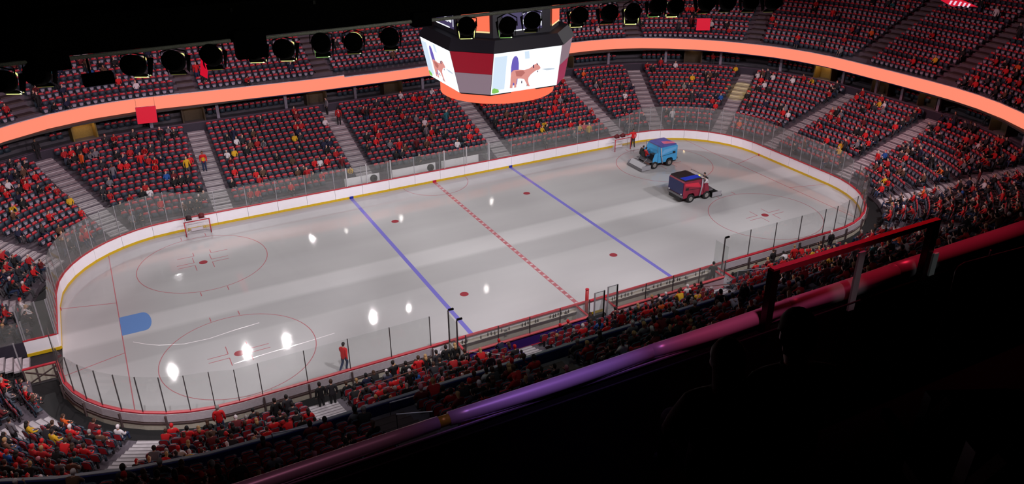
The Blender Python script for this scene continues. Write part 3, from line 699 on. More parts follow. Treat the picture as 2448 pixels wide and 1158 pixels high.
# the rest of the seats: one joined mesh
def stamp(name, protos, items, mats):
    """items: (proto index, x, y, z, rz, material map or None)"""
    V = []; F = []; MI = []; LT = []; off = 0
    P = []
    for v, f, m in protos: P.append((np.array(v, float), [len(x) for x in f], np.concatenate([np.array(x) for x in f]), np.array(m)))
    for it in items:
        v, lt, idx, m = P[it[0]]; c, s = math.cos(it[4]), math.sin(it[4]); sc = it[6] if len(it) > 6 else 1
        V.append(np.stack([it[1]+sc*(c*v[:, 0]-s*v[:, 1]), it[2]+sc*(s*v[:, 0]+c*v[:, 1]), it[3]+sc*v[:, 2]], 1))
        F.append(idx+off); LT += lt; off += len(v); MI.append(m if it[5] is None else np.array(it[5])[m])
    V = np.concatenate(V); F = np.concatenate(F); MI = np.concatenate(MI); LT = np.array(LT)
    me = bpy.data.meshes.new(name); me.vertices.add(len(V)); me.vertices.foreach_set('co', V.ravel().astype(np.float32))
    me.loops.add(len(F)); me.loops.foreach_set('vertex_index', F.astype(np.int32)); me.polygons.add(len(LT))
    me.polygons.foreach_set('loop_start', np.concatenate([[0], np.cumsum(LT)[:-1]]).astype(np.int32)); me.polygons.foreach_set('loop_total', LT.astype(np.int32))
    for m in mats: me.materials.append(m)
    me.polygons.foreach_set('material_index', MI.astype(np.int32)); me.update(calc_edges=True)
    return link(name, me)
def use_b(st): return (st[0] == 'upper' and (st[1]*5+int(st[2])) % 3 != 0) or (st[0] == 'lower' and (30 < st[8] < 50 or 119 < st[8] < PER-26) and st[1] % 3 != 0)
its = [(1 if use_b(st) else 0, st[4], st[5], st[6], st[7], None) for vis, st in empty[NS:]]
its += [(2, st[4], st[5], st[6], st[7], None) for vis, st in people]
o = stamp('arena_seats', [LOWA, LOWB, LOWC], its, [SEATD, SEATR, SEATW]); tag(o, 'rows of dark folding seats with red covers all around the stands', 'seats', kind='stuff')

# ------------------------------------------------------------------ people
POSES = {
 'sit': dict(hip=(0, .16, .5), waist=(0, .13, .68), chest=(0, .12, .88), neck=(0, .14, 1.04), head=(0, .17, 1.2), sh=(.18, .12, .96), el=(.25, .2, .72), wr=(.16, .42, .64), ha=(.1, .49, .63), kn=(.12, .6, .53), an=(.13, .62, .1), to=(.14, .76, .05)),
 'lean': dict(hip=(0, .16, .5), waist=(0, .2, .68), chest=(0, .3, .84), neck=(0, .4, .97), head=(0, .48, 1.1), sh=(.18, .34, .93), el=(.22, .5, .7), wr=(.1, .66, .62), ha=(.04, .7, .6), kn=(.14, .62, .53), an=(.13, .55, .1), to=(.14, .69, .05)),
 'phone': dict(hip=(0, .16, .5), waist=(0, .12, .68), chest=(0, .1, .88), neck=(0, .13, 1.03), head=(.02, .18, 1.17), sh=(.18, .12, .95), el=(.22, .3, .78), wr=(.1, .44, .92), ha=(.06, .48, .98), kn=(.1, .6, .53), an=(.1, .66, .1), to=(.1, .8, .05)),
 'stand': dict(hip=(0, 0, .92), waist=(0, 0, 1.1), chest=(0, 0, 1.32), neck=(0, .01, 1.5), head=(0, .03, 1.66), sh=(.19, 0, 1.42), el=(.25, -.02, 1.14), wr=(.25, .08, .9), ha=(.24, .11, .82), kn=(.1, .03, .5), an=(.11, 0, .09), to=(.12, .15, .04)),
 'fold': dict(hip=(0, 0, .92), waist=(0, 0, 1.1), chest=(0, 0, 1.32), neck=(0, .02, 1.5), head=(0, .05, 1.65), sh=(.19, 0, 1.42), el=(.26, .08, 1.16), wr=(.08, .26, 1.18), ha=(-.02, .27, 1.2), kn=(.12, .02, .5), an=(.14, 0, .09), to=(.16, .15, .04)),
 'walk': dict(hip=(0, 0, .9), waist=(0, .01, 1.1), chest=(0, .04, 1.31), neck=(0, .06, 1.48), head=(0, .1, 1.64), sh=(.19, .04, 1.41), el=(.27, -.1, 1.16), wr=(.3, -.12, .92), ha=(.3, -.1, .84), kn=(.1, .16, .5), an=(.1, -.02, .12), to=(.1, .14, .05)),
 'reach': dict(hip=(0, 0, .92), waist=(0, 0, 1.1), chest=(0, 0, 1.32), neck=(0, .01, 1.5), head=(0, .03, 1.66), sh=(.19, 0, 1.42), el=(.36, .02, 1.25), wr=(.6, .04, 1.2), ha=(.68, .04, 1.2), kn=(.1, .03, .5), an=(.16, 0, .09), to=(.18, .15, .04)),
}
ASYM = {'walk': dict(el=(-.24, .12, 1.14), wr=(-.22, .3, 1.0), ha=(-.21, .36, .96), kn=(-.1, .02, .5), an=(-.1, -.34, .16), to=(-.1, -.24, .06)), 'reach': dict(el=(-.26, .0, 1.14), wr=(-.2, .12, .95), ha=(-.18, .16, .88)),
        'phone': dict(el=(-.24, .2, .72), wr=(-.14, .42, .64), ha=(-.08, .48, .63))}
def mesh_of(o):
    dg = bpy.context.evaluated_depsgraph_get(); return bpy.data.meshes.new_from_object(o.evaluated_get(dg))
def build_pose(name, vox=.02, ratio=.32, low=170):
    J = POSES[name]; AS = ASYM.get(name, {}); mir = lambda k, q: (AS[k] if k in AS else (-q[0], q[1], q[2]))
    V = []; E = []; R = []; bones = []
    def v(p, r): V.append(p); R.append(r); return len(V)-1
    def e(a, b, reg): E.append((a, b)); bones.append((Vector(V[a]), Vector(V[b]), R[a], R[b], reg))
    hip = v(J['hip'], .145); wa = v(J['waist'], .135); ch = v(J['chest'], .15); nb = v(tuple(Vector(J['neck'])-Vector((0, 0, .03))), .062); nk = v(J['neck'], .055); hd = v(tuple(Vector(J['head'])+Vector((0, 0, -.02))), .085)
    e(hip, wa, 'torso'); e(wa, ch, 'torso'); e(ch, nb, 'torso'); e(nb, nk, 'head'); e(nk, hd, 'head')
    for sd in (1, -1):
        g = (lambda k: J[k]) if sd == 1 else (lambda k: mir(k, J[k]))
        sh = v(g('sh'), .07); el = v(g('el'), .05); wr = v(g('wr'), .032); ha = v(g('ha'), .03)
        e(ch, sh, 'torso'); e(sh, el, 'torso'); e(el, wr, 'torso'); e(wr, ha, 'hand')
        hj = Vector(J['hip'])+Vector((sd*.09, .02, -.03)); h2 = v(tuple(hj), .1); kn = v(g('kn'), .07); an = v(g('an'), .045); to = v(g('to'), .035)
        e(hip, h2, 'legs'); e(h2, kn, 'legs'); e(kn, an, 'legs'); e(an, to, 'foot')
    me = bpy.data.meshes.new('sk'); me.from_pydata(V, E, []); o = link('sk', me)
    o.modifiers.new('s', 'SKIN'); sk = me.skin_vertices[0].data
    for i, r in enumerate(R): sk[i].radius = (r, r*.85 if i < 3 else r); sk[i].use_root = (i == 0)
    sb = o.modifiers.new('u', 'SUBSURF'); sb.levels = 2
    m1 = mesh_of(o); bpy.data.objects.remove(o)
    bm = bmesh.new(); bm.from_mesh(m1)
    H = Vector(J['head'])
    def blob(c, sc): bmesh.ops.create_icosphere(bm, subdivisions=3, radius=1, matrix=Matrix.Translation(c) @ Matrix.Diagonal((*sc, 1)))
    blob(H+Vector((0, 0, .02)), (.078, .098, .108)); blob(H+Vector((0, .03, -.06)), (.052, .06, .055)); blob(H+Vector((0, .1, -.015)), (.018, .022, .03))
    for sx in (-1, 1): blob(H+Vector((sx*.08, 0, -.005)), (.014, .022, .034))
    for sd in (1, -1):   # hands: palm, four fingers and a thumb
        ha = Vector(J['ha'] if sd == 1 else mir('ha', J['ha'])); wr = Vector(J['wr'] if sd == 1 else mir('wr', J['wr'])); t = (ha-wr).normalized(); sidev = t.cross(Vector((0, 0, 1)))
        sidev = (sidev.normalized() if sidev.length > .2 else Vector((1, 0, 0)))
        for q in range(4): blob(ha+sidev*(q-1.5)*.022+t*(.05-abs(q-1.4)*.008)+Vector((0, 0, -.012)), (.012, .024, .012) if abs(t.y) > .5 else (.012, .012, .026))
        blob(ha-sidev*sd*.045+t*.01, (.014, .022, .014))
    m2 = bpy.data.meshes.new('b'); bm.to_mesh(m2); bm.free(); o = link('b', m2)
    rm = o.modifiers.new('r', 'REMESH'); rm.mode = 'VOXEL'; rm.voxel_size = vox
    dc = o.modifiers.new('d', 'DECIMATE'); dc.ratio = ratio
    hi = mesh_of(o)
    rm.voxel_size = .03; bpy.context.view_layer.update()
    n0 = max(1, len(hi.polygons)/ratio*(vox/.03)**2); dc.ratio = min(1, low/n0*1.0)
    lo = mesh_of(o); bpy.data.objects.remove(o)
    def region(c):
        best = None
        for a, b, ra, rb, reg in bones:
            ab = b-a; t = max(0, min(1, (c-a).dot(ab)/ab.length_squared)); d = (c-(a+t*ab)).length-(ra+(rb-ra)*t)
            if best is None or d < best[0]: best = (d, reg)
        r = best[1]
        if (c-H).length < .17 and c.z > H.z-.13: r = 'head'
        if r == 'head':
            q = c-H
            if (q.z > .02 and q.y < .06+(-.02 if q.z < .06 else .03)) or (q.y < -.02 and q.z > -.07): return 'hair'
            for sx in (-1, 1):
                if (q-Vector((sx*.032, .09, .015))).length < .016: return 'eye'
            if abs(q.x) < .026 and abs(q.z+.062) < .009 and q.y > .06: return 'eye'
        if c.z > J['hip'][2]+.02 and r == 'legs' and name in ('stand', 'fold', 'walk', 'reach'): r = 'torso'
        return r
    def pack(m):
        return [tuple(x.co) for x in m.vertices], [tuple(p.vertices) for p in m.polygons], [region(p.center) for p in m.polygons], [tuple(x.normal) for x in m.vertices]
    return pack(hi), pack(lo)
SKINM = [mat('skin_fair', (214, 166, 146), .55), mat('skin_tan', (172, 122, 98), .55), mat('skin_brown', (104, 68, 52), .55)]
EYE = mat('eye_dark', (40, 24, 24), .4)
TOPC = {'red': (176, 20, 28), 'bright red': (212, 20, 28), 'black': (16, 15, 18), 'charcoal': (44, 42, 48), 'white': (226, 218, 222), 'grey': (120, 116, 124), 'navy': (24, 28, 58), 'yellow': (222, 172, 30), 'brown': (92, 62, 46), 'blue': (24, 84, 160), 'orange': (226, 92, 24), 'maroon': (104, 20, 28), 'teal': (30, 100, 110), 'mint': (120, 180, 150)}
TOPM = {k: mat('cloth_'+k.replace(' ', '_'), c, .8, noise=.25, nscale=6) for k, c in TOPC.items()}
HAIRC = {'dark hair': (26, 18, 16), 'brown hair': (70, 44, 30), 'blond hair': (176, 138, 92), 'grey hair': (150, 144, 142), 'red cap': (206, 20, 30), 'white cap': (228, 216, 220), 'black cap': (18, 18, 20), 'pink beanie': (232, 150, 166)}
HAIRM = {k: mat('head_'+k.replace(' ', '_'), c, .75) for k, c in HAIRC.items()}
TRM = [mat('trousers_black', (22, 22, 26), .8), mat('trousers_denim', (38, 52, 86), .8), mat('trousers_grey', (72, 70, 74), .8)]
SHOE = mat('shoe_dark', (22, 20, 20), .5)
HI = {}; LO = {}; LOW_REG = ['skin', 'torso', 'legs', 'hair', 'foot']
for nm in POSES:
    (hv, hf, hr, hn), (lv, lf, lr, ln) = build_pose(nm)
    # split the figure: whole body keeps every face, clothing and hair are shells over it
    def shell(regs, off, name, mi=lambda r: 0, nm_m=None):
        idx = {}; vs = []; fs = []; ms = []
        for f_, r in zip(hf, hr):
            if r in regs:
                q = []
                for i in f_:
                    if i not in idx: idx[i] = len(vs); vs.append(tuple(hv[i][k]+hn[i][k]*off for k in range(3)))
                    q.append(idx[i])
                fs.append(tuple(q)); ms.append(mi(r))
        me = bpy.data.meshes.new(name); me.from_pydata(vs, [], fs)
        for m in (nm_m or [SKINM[0]]): me.materials.append(m)
        me.polygons.foreach_set('material_index', ms); me.polygons.foreach_set('use_smooth', [True]*len(fs)); me.update(); return me
    HI[nm] = (shell(set(hr), 0, 'person', lambda r: 1 if r == 'eye' else 0, [SKINM[0], EYE]), shell({'torso'}, .014, 'shirt', nm_m=[TOPM['red']]),
              shell({'legs', 'foot'}, .008, 'trousers', lambda r: 1 if r == 'foot' else 0, [TRM[0], SHOE]), shell({'hair'}, .014, 'hair', nm_m=[HAIRM['dark hair']]))
    rm = {'head': 0, 'hand': 0, 'eye': 0, 'torso': 1, 'legs': 2, 'foot': 4, 'hair': 3}
    LO[nm] = (lv, lf, [rm[r] for r in lr])
LH = {}
for nm in POSES:     # long hair: a cap with a fall down the back
    H = Vector(POSES[nm]['head']); mb = MB()
    mb.sphere((H.x, H.y-.02, H.z+.03), .105, 12, 8, 0, (.9, 1, 1.05)); mb.tube([(H.x, H.y-.045, H.z), (H.x, H.y-.08, H.z-.12), (H.x, H.y-.1, H.z-.28)], [.085, .09, .05], 10)
    LH[nm] = mb.mesh('hair', HAIRM['brown hair'], True)
def put_person(pose, x, y, z, rz, top, hair, skin=0, tr=0, label='', group='spectators and staff', long_hair=False, scale=1.0, garment='shirt', num=None):
    me = HI[pose]; o = bpy.data.objects.new('person', me[0]); COL.objects.link(o); o.location = (x, y, z); o.rotation_euler = (0, 0, rz); o.scale = (scale,)*3
    o['label'] = label; o['category'] = 'person'; o['group'] = group
    def ov(ob, i, m): ob.material_slots[i].link = 'OBJECT'; ob.material_slots[i].material = m
    ov(o, 0, SKINM[skin])
    c = link(garment, me[1], o); ov(c, 0, TOPM[top])
    c = link('trousers', me[2], o); ov(c, 0, TRM[tr])
    c = link('cap' if ('cap' in hair or 'beanie' in hair) else 'hair', LH[pose] if long_hair else me[3], o); ov(c, 0, HAIRM[hair])
    if num:
        tm = text_mesh(num, .3, .004); tm.materials.append(mat('number_white', (235, 225, 225), .6)); n = link('back_number', tm, o)
        ch = POSES[pose]['chest']; n.location = (0, ch[1]-.18, ch[2]); n.rotation_euler = (PI/2, 0, 0)
    return o
def pick(r, near):
    if near == 'dark': return r.choices(['red', 'maroon', 'black', 'charcoal', 'brown', 'grey', 'white'], [24, 20, 24, 14, 8, 6, 4])[0]
    return r.choices(['bright red', 'red', 'black', 'charcoal', 'white', 'grey', 'navy', 'yellow', 'brown', 'blue', 'orange', 'maroon', 'teal'], [19, 18, 24, 12, 5, 6, 5, 3, 4, 1, 1, 5, .6])[0]
def pickh(r): return r.choices(list(HAIRC), [28, 24, 12, 6, 12, 8, 8, 2])[0]
GW = {'bright red': 'jersey', 'red': 'jersey', 'yellow': 'jersey', 'black': 'jacket', 'charcoal': 'jacket', 'brown': 'coat', 'navy': 'jacket'}
for vis, st in people[:NP]:
    top = pick(rng, 'dark' if st[0] == 'upper' else ''); h = pickh(rng); lh = 'hair' in h and rng.random() < .35 and h != 'grey hair'
    pose = rng.choices(['sit', 'lean', 'phone', 'stand'], [60, 18, 12, 6 if st[1] < 2 else 2])[0]
    g = GW.get(top, 'shirt'); hh = ('long '+h) if lh else h; hh = hh.replace('red cap', 'cap').replace('pink beanie', 'beanie') if False else hh
    act = 'standing' if pose == 'stand' else 'seated'
    lab = f'person in {top} {g}, {hh}, {place_text(st)}'
    if len(lab.split()) > 16: lab = f'person in {top} {g}, {place_text(st)}'
    x, y = st[4], st[5]
    if pose == 'stand':
        q = Vector((-math.sin(st[7]), math.cos(st[7]))); x += q.x*.3; y += q.y*.3
    o = put_person(pose, x, y, st[6], st[7]+rng.uniform(-.25, .25), top, h, rng.choices([0, 1, 2], [75, 18, 7])[0], rng.choice([0, 0, 1, 1, 2]), lab, 'people in the nearest seats', lh, rng.uniform(.94, 1.06), g)
# everyone else: one joined crowd
CM = SKINM+list(TOPM.values())+list(HAIRM.values())+TRM+[SHOE]; TK = list(TOPM); HK = list(HAIRM)
its = []; LP = list(LO); PK = ['sit', 'lean', 'phone', 'stand']
PR = [LO[p] for p in PK]
for vis, st in people[NP:]:
    top = 3+TK.index(pick(rng, 'dark' if (st[0] == 'upper' and 62 < st[8] < 116) else '')); h = 3+len(TK)+HK.index(pickh(rng)); tr = 3+len(TK)+len(HK)+rng.randrange(3)
    p = rng.choices([0, 1, 2, 3], [62, 18, 14, 6])[0]
    x, y = st[4], st[5]
    if p == 3: x -= math.sin(st[7])*.3; y += math.cos(st[7])*.3
    its.append((p, x, y, st[6], st[7]+rng.uniform(-.3, .3), [rng.choices([0, 1, 2], [75, 18, 7])[0], top, tr, h, len(CM)-1], rng.uniform(.94, 1.06)))
o = stamp('crowd', PR, its, CM); tag(o, 'crowd of people in red and dark clothes scattered over the farther stands', 'crowd', kind='stuff')

# people one can point at
def face(x, y, tx, ty): return math.atan2(ty-y, tx-x)-PI/2
put_person('walk', -15.92, -11.45, .01, face(0, 0, .75, .66), 'bright red', 'dark hair', 0, 1, 'person in red jacket and jeans walking on the ice near the boards', 'staff', garment='jacket', scale=1.06)
put_person('reach', 21.2, 12.1, .01, face(0, 0, -.5, -1), 'bright red', 'dark hair', 1, 0, 'person in red top and black trousers holding the far right goal', 'staff', scale=1.06)
put_person('fold', 9.2, -14.0, .15, face(0, 0, .6, .8), 'black', 'dark hair', 0, 0, 'person in dark clothes standing at the right end of the team bench', 'staff', garment='jacket', scale=1.05)
put_person('stand', -18.45, 19.9, floor_z(19.9-B_), face(0, 0, -.1, -1), 'bright red', 'brown hair', 1, 1, 'person in red and yellow jersey walking down the far left stairs', 'people on the stairs', scale=1.05)
u = bpy.context.scene.objects; yb = MB().box((0, 0, 0), (.24, .04, .3)).obj('bib', TOPM['yellow']); 
for o in list(COL.objects):
    if o.get('label', '').startswith('person in red and yellow'): yb.parent = o; yb.location = (0, .16, 1.12)
put_person('stand', -5.35, 23.3, floor_z(23.3-B_), face(0, 0, .2, 1), 'red', 'dark hair', 0, 0, 'person in red jersey numbered 5 climbing the stairs above the far blue line', 'people on the stairs', garment='jersey', scale=1.05, num='5')
put_person('stand', -5.9, 25.2, floor_z(25.2-B_), face(0, 0, -1, -.2), 'grey', 'dark hair', 0, 0, 'person in grey top at the head of the stairs above jersey number 5', 'people on the stairs', scale=1.0)
put_person('stand', -30.7, 23.6, 4.3, face(0, 0, .5, -1), 'black', 'black cap', 1, 0, 'usher in black at the head of the left corner stairs', 'people on the stairs', garment='jacket')
put_person('walk', -27.6, 20.9, 3.5, face(0, 0, .9, .8), 'orange', 'brown hair', 0, 0, 'person in orange top climbing the left far corner stairs', 'people on the stairs')
for (x, y, top, h, lab, ps) in (
        (-18.2, -14.95, 'black', 'dark hair', 'person in black jacket at the glass by the wide stairs, left of two', 'stand'), (-17.6, -15.0, 'charcoal', 'brown hair', 'person in charcoal jacket at the glass by the wide stairs, right of two', 'stand'),
        (-14.1, -14.95, 'black', 'dark hair', 'broad person in black leaning on the glass left of the standing group', 'fold'), (-13.5, -15.3, 'black', 'dark hair', 'tall person in long black coat standing at the near glass', 'stand'),
        (-12.9, -15.7, 'bright red', 'brown hair', 'person in plain bright red jersey standing in the near glass group', 'fold'), (-12.3, -15.2, 'black', 'blond hair', 'person in black coat with fur hood standing beside the red jersey', 'stand'),
        (-11.6, -15.1, 'charcoal', 'dark hair', 'person in charcoal coat standing in the middle of the glass group', 'stand'), (-10.95, -14.9, 'black', 'dark hair', 'person in black coat at the dark glass post, bench corner', 'stand'),
        (-10.4, -14.95, 'black', 'blond hair', 'blond person in black coat beside the glass return at the bench', 'stand'), (-10.4, -16.3, 'black', 'brown hair', 'person in black jersey numbered 71 beside the bench corner rail', 'stand'),
        (-20.6, -15.2, 'black', 'dark hair', 'person in black standing left of the wide stairs, left of pair', 'stand'), (-20.0, -15.2, 'charcoal', 'dark hair', 'person in charcoal standing left of the wide stairs, right of pair', 'stand'),
        (4.0, -17.8, 'black', 'dark hair', 'person all in black standing behind the pale pink bench seats', 'stand')):
    k = 0 if y > -15.6 else 1
    put_person(ps, x, y, .35 if y > -15.4 else .75 if y > -17 else 1.3, face(0, 0, rng.uniform(-.3, .3), 1), top, h, 0, 0, lab, 'people standing at the near glass', 'blond' in h, 1.03, GW.get(top, 'shirt'), '71' if '71' in lab else None)
put_person('stand', -1.6, -26.1, 7.1, face(0, 0, .3, 1), 'black', 'dark hair', 0, 0, 'dark figure standing at the balcony front behind the green-lit edge', 'people in the balcony', garment='jacket')
put_person('stand', 2.6, -27.0, 7.2, face(0, 0, -.3, 1), 'black', 'dark hair', 0, 0, 'dark figure standing in the balcony behind the metal guard rail', 'people in the balcony', garment='jacket')

# ------------------------------------------------------------------ goals
def goal(x, lab):
    t = thing('hockey_goal', lab, 'goal', (x, 11.75, 0), 0)
    red = mat('goal_red', (176, 30, 44), .35)
    for sx in (-1, 1): MB().tube([(sx*.93, 0, 0), (sx*.93, 0, 1.22)], .04, 10).obj('goal_post', red, t, True)
    MB().tube([(-.97, 0, 1.22), (.97, 0, 1.22)], .04, 10).obj('crossbar', red, t, True)
    wf = mat('frame_white', (205, 196, 204), .5)
    MB().tube([(-.93, 0, .04), (-.98, .45, .04), (-.5, .9, .04), (.5, .9, .04), (.98, .45, .04), (.93, 0, .04)], .03, 8).obj('base_frame', wf, t)
    MB().tube([(-.93, .05, 1.2), (-.6, .5, 1.16), (.6, .5, 1.16), (.93, .05, 1.2)], .02, 8).obj('top_frame', wf, t)
    mb = MB()
    def net(a, b, c, d, nu, nv):
        P = lambda u, v: Vector(a)*(1-u)*(1-v)+Vector(b)*u*(1-v)+Vector(c)*u*v+Vector(d)*(1-u)*v
        for i in range(nu+1): mb.tube([P(i/nu, 0), P(i/nu, 1)], .006, 3)
        for j in range(nv+1): mb.tube([P(0, j/nv), P(1, j/nv)], .006, 3)
    net((-.6, .5, 1.16), (.6, .5, 1.16), (.6, .88, .04), (-.6, .88, .04), 14, 12)
    net((-.93, 0, 1.2), (-.6, .5, 1.16), (-.7, .85, .04), (-.95, 0, .04), 7, 12); net((.93, 0, 1.2), (.6, .5, 1.16), (.7, .85, .04), (.95, 0, .04), 7, 12)
    o = mb.obj('netting', mat('net_white', (220, 214, 218), .8), t); o['kind'] = 'stuff'
    MB().box((0, .8, .18), (.9, .04, .24)).obj('skirt_pad', wf, t)
goal(-20.55, 'red-framed goal pushed against the far boards on the left'); goal(19.75, 'red-framed goal pushed against the far boards beside the blue resurfacer')
for x, lab in ((-21.05, 'dark red net bag on the left goal, left one'), (-20.1, 'dark red net bag on the left goal, right one'), (19.4, 'dark red net bag on the right goal, left one'), (20.1, 'dark red net bag on the right goal, right one')):
    m = mat('bag_maroon', (92, 16, 24), .7) if 'left one' not in lab or x > 0 else mat('bag_black', (44, 18, 22), .7)
    o = MB().box((x, 12.35, 1.3), (.42, .3, .26)).sphere((x, 12.35, 1.42), .2, 10, 6, 0, (1.05, .75, .7)).obj('net_bag', m, None, True); tag(o, lab, 'bag')

# ------------------------------------------------------------------ ice resurfacers (front = +X)
RUB = mat('tyre_rubber', (24, 24, 26), .7); HUB = mat('hub_chrome', (190, 188, 184), .3, metal=.8); CHR = mat('chrome', (120, 118, 122), .5, metal=.5); MACHBLK = mat('machine_black', (22, 22, 24), .5)  # machine_black is the plain colour of the black machine parts
def wheel(t, x, y, r=.36):
    mb = MB(); pr = [(.0, r*.55), (.0, r*.95), (.04, r), (.2, r), (.24, r*.95), (.24, r*.55)]; n = 20; vs = []
    for yy, rr in pr: vs += [(rr*math.cos(2*PI*j/n), yy-.12, rr*math.sin(2*PI*j/n)) for j in range(n)]
    mb.add(vs, [(i*n+j, i*n+(j+1) % n, ((i+1) % 6)*n+(j+1) % n, ((i+1) % 6)*n+j) for i in range(6) for j in range(n)])
    o = mb.obj('wheel', RUB, t, True); o.location = (x, y, r)
    h = MB().tube([(0, -.11, 0), (0, .11, 0)], r*.56, 14).tube([(0, -.14, 0), (0, .14, 0)], r*.2, 8).obj('hub', HUB, o)
def resurfacer(lab, x, y, rz, side_m, front_m, top_m, hi_m, top_label):
    t = thing('ice_resurfacer', lab, 'ice resurfacer', (x, y, 0), rz); w = 1.0
    side = [(-.35, .5), (-.35, 1.35), (-.1, 1.95), (1.75, 2.0), (1.82, 1.9), (1.86, .95), (1.8, .5), (1.42, .5), (1.36, .72), (1.2, .84), (.8, .84), (.64, .72), (.58, .5)]
    Bz = lambda a, z, yy: (a, yy, z)
    MB().prism(side, -w, w, 0, Bz).obj('snow_tank', side_m, t)
    MB().prism([(-.08, 1.955), (1.73, 2.005), (1.7, 2.12), (.2, 2.14), (-.05, 2.06)], -w+.05, w-.05, 0, Bz).obj('tank_lid', top_m, t)['label'] = top_label
    MB().box((1.87, 0, 1.35), (.04, 1.9, 1.1)).obj('front_panel', front_m, t)
    MB().box((1.9, 0, .66), (.1, 2.02, .16)).obj('bumper', CHR, t)
    for yy in (-.8, .8): MB().tube([(1.88, yy, .86), (1.93, yy, .86)], .07, 10).obj('headlight', mat('lamp_glass', (220, 220, 225), .2), t)
    for sy in (-1, 1):
        MB().prism([(-.1, 1.2), (1.7, 1.62), (1.72, 1.84), (.3, 1.72)], sy*w, sy*(w+.012), 0, Bz).obj('side_stripe', hi_m, t)
        mb = MB(); mb.box((.75, sy*(w+.01), 1.18), (1.8, .02, .03), ry=-.08); mb.obj('side_seam', MACHBLK, t)
        MB().box((1.45, sy*(w+.01), 1.3), (.3, .02, .22)).obj('vent_grille', MACHBLK, t)
        mb = MB(); mb.tube([(-.1, sy*(w+.05), 1.95), (-.06, sy*(w+.08), 1.3), (.12, sy*(w+.08), .45)], .06, 10); mb.obj('hose', mat('hose_grey', (170, 168, 178), .4), t, True)
    MB().box((.6, 0, .42), (2.7, 1.5, .3)).obj('chassis', MACHBLK, t)
    for wx in (0, 2.0-1.0): pass
    for wx in (-.0, 1.0): pass
    for wx in (-.98+.98-1.0+.0,): pass
    for wx in (-1.0+.0, 1.0):
        for wy in (-.92, .92): wheel(t, wx if wx > 0 else -.72, wy)
    # driver's deck, guard walls, seat, wheel
    MB().box((-.85, 0, .72), (1.1, 1.9, .1)).obj('deck', CHR, t)
    for sy in (-1, 1): MB().prism([(-.4, .6), (-.4, 1.5), (-.75, 1.45), (-.95, .95), (-.95, .6)], sy*.95, sy*.99, 0, Bz).obj('deck_side', side_m, t)
    MB().tube([(-.7, .55, .8), (-.7, .55, 1.35)], .2, 12).tube([(-.7, .55, 1.35), (-.7, .55, 1.5)], [.2, .08], 12).obj('water_bottle_tank', CHR, t, True)
    MB().box((-.62, -.55, 1.05), (.4, .5, .6)).obj('engine_box', MACHBLK, t)
    MB().box((-1.15, 0, 1.05), (.4, .5, .12)).box((-1.36, 0, 1.32), (.1, .5, .5)).obj('driver_seat', MACHBLK, t)
    mb = MB(); mb.tube([(-.72+.17*math.cos(a)*.4, .17*math.sin(a), 1.45+.17*math.cos(a)) for a in [2*PI*k/14 for k in range(14)]], .015, 6, 0, True); mb.tube([(-.72, 0, 1.45), (-.45, 0, 1.2)], .02, 6); mb.obj('steering_wheel', MACHBLK, t)
    mb = MB(); mb.tube([(-.4, -.9, 1.5), (-.4, -.9, 2.15), (-.4, .9, 2.15), (-.4, .9, 1.5)], .025, 6); mb.obj('guard_bar', CHR, t)
    # conditioner sled
    MB().prism([(-1.25, .12), (-1.3, .5), (-1.75, .62), (-2.25, .3), (-2.3, .05), (-1.3, .05)], -1.1, 1.1, 0, Bz).obj('conditioner', CHR if 'blue resurf' in lab or 'sky' in lab else MACHBLK, t)
    MB().box((-2.3, 0, .12), (.06, 2.3, .16)).obj('squeegee', CHR, t)
    for sy in (-1, 1):
        MB().box((-1.75, sy*1.13, .3), (1.0, .04, .42)).obj('runner', ALU, t)
        MB().tube([(-1.3, sy*.5, .9), (-1.8, sy*.5, .55)], .04, 8).obj('lift_ram', CHR, t)
    return t
blue_s = mat('machine_sky_blue', (70, 160, 214), .35); violet_t = mat('machine_violet_top', (96, 100, 176), .35, noise=.5, nscale=1.2); pink = mat('machine_pink', (226, 120, 160), .4)
tA = resurfacer('sky blue ice resurfacer with violet and pink top, left of two', 20.13, 7.1, 0, blue_s, blue_s, violet_t, mat('machine_blue_light', (110, 176, 226), .35), 'violet lid with pink streaks')
mb = MB(); mb.prism([(.5, -.6), (1.6, -.9), (1.68, -.5), (1.2, -.1), (.7, .1)], 2.142, 2.15); mb.obj('pink_graphic', pink, tA); MB().prism([(.8, -.35), (1.3, -.5), (1.2, -.2)], 2.151, 2.156).obj('orange_graphic', mat('machine_orange', (236, 120, 80), .4), tA)
mar = mat('machine_maroon', (140, 34, 58), .35, noise=.5, nscale=2.0)
tB = resurfacer('maroon and dark blue ice resurfacer with black lid, right of two', 18.3, -.75, PI, mar, mat('machine_navy', (36, 44, 96), .35, noise=.3), mat('machine_black_lid', (34, 32, 36), .4), mat('machine_crimson', (206, 40, 66), .35), 'black lid')
MB().prism([(.0, .35), (1.74, .3), (1.74, .95), (.05, .95)], 2.13, 2.15).obj('blue_graphic', mat('machine_cobalt', (30, 60, 190), .35), tB)
MB().prism([(-.4, -.9), (-.02, -.9), (-.02, .9), (-.4, .9)], 1.98, 2.02).obj('rear_lid', mat('lid_pale', (190, 180, 180), .4), tB)
MB().tube([(-.2, .45, 2.02), (-.2, .45, 2.12)], .07, 10).obj('warning_beacon', mat('beacon_yellow', (0, 0, 0), .5, emit=(250, 230, 70), es=1.3), tB)
o = put_person('sit', 18.78, 6.9, .66, -PI/2, 'red', 'dark hair', 0, 1, 'driver in red jacket sitting at the back of the blue resurfacer', 'resurfacer drivers', garment='jacket')
o = put_person('lean', 18.6, 7.5, .72, -PI/2, 'black', 'dark hair', 0, 0, 'passenger in black crouching on the deck of the blue resurfacer', 'resurfacer drivers', garment='jacket')
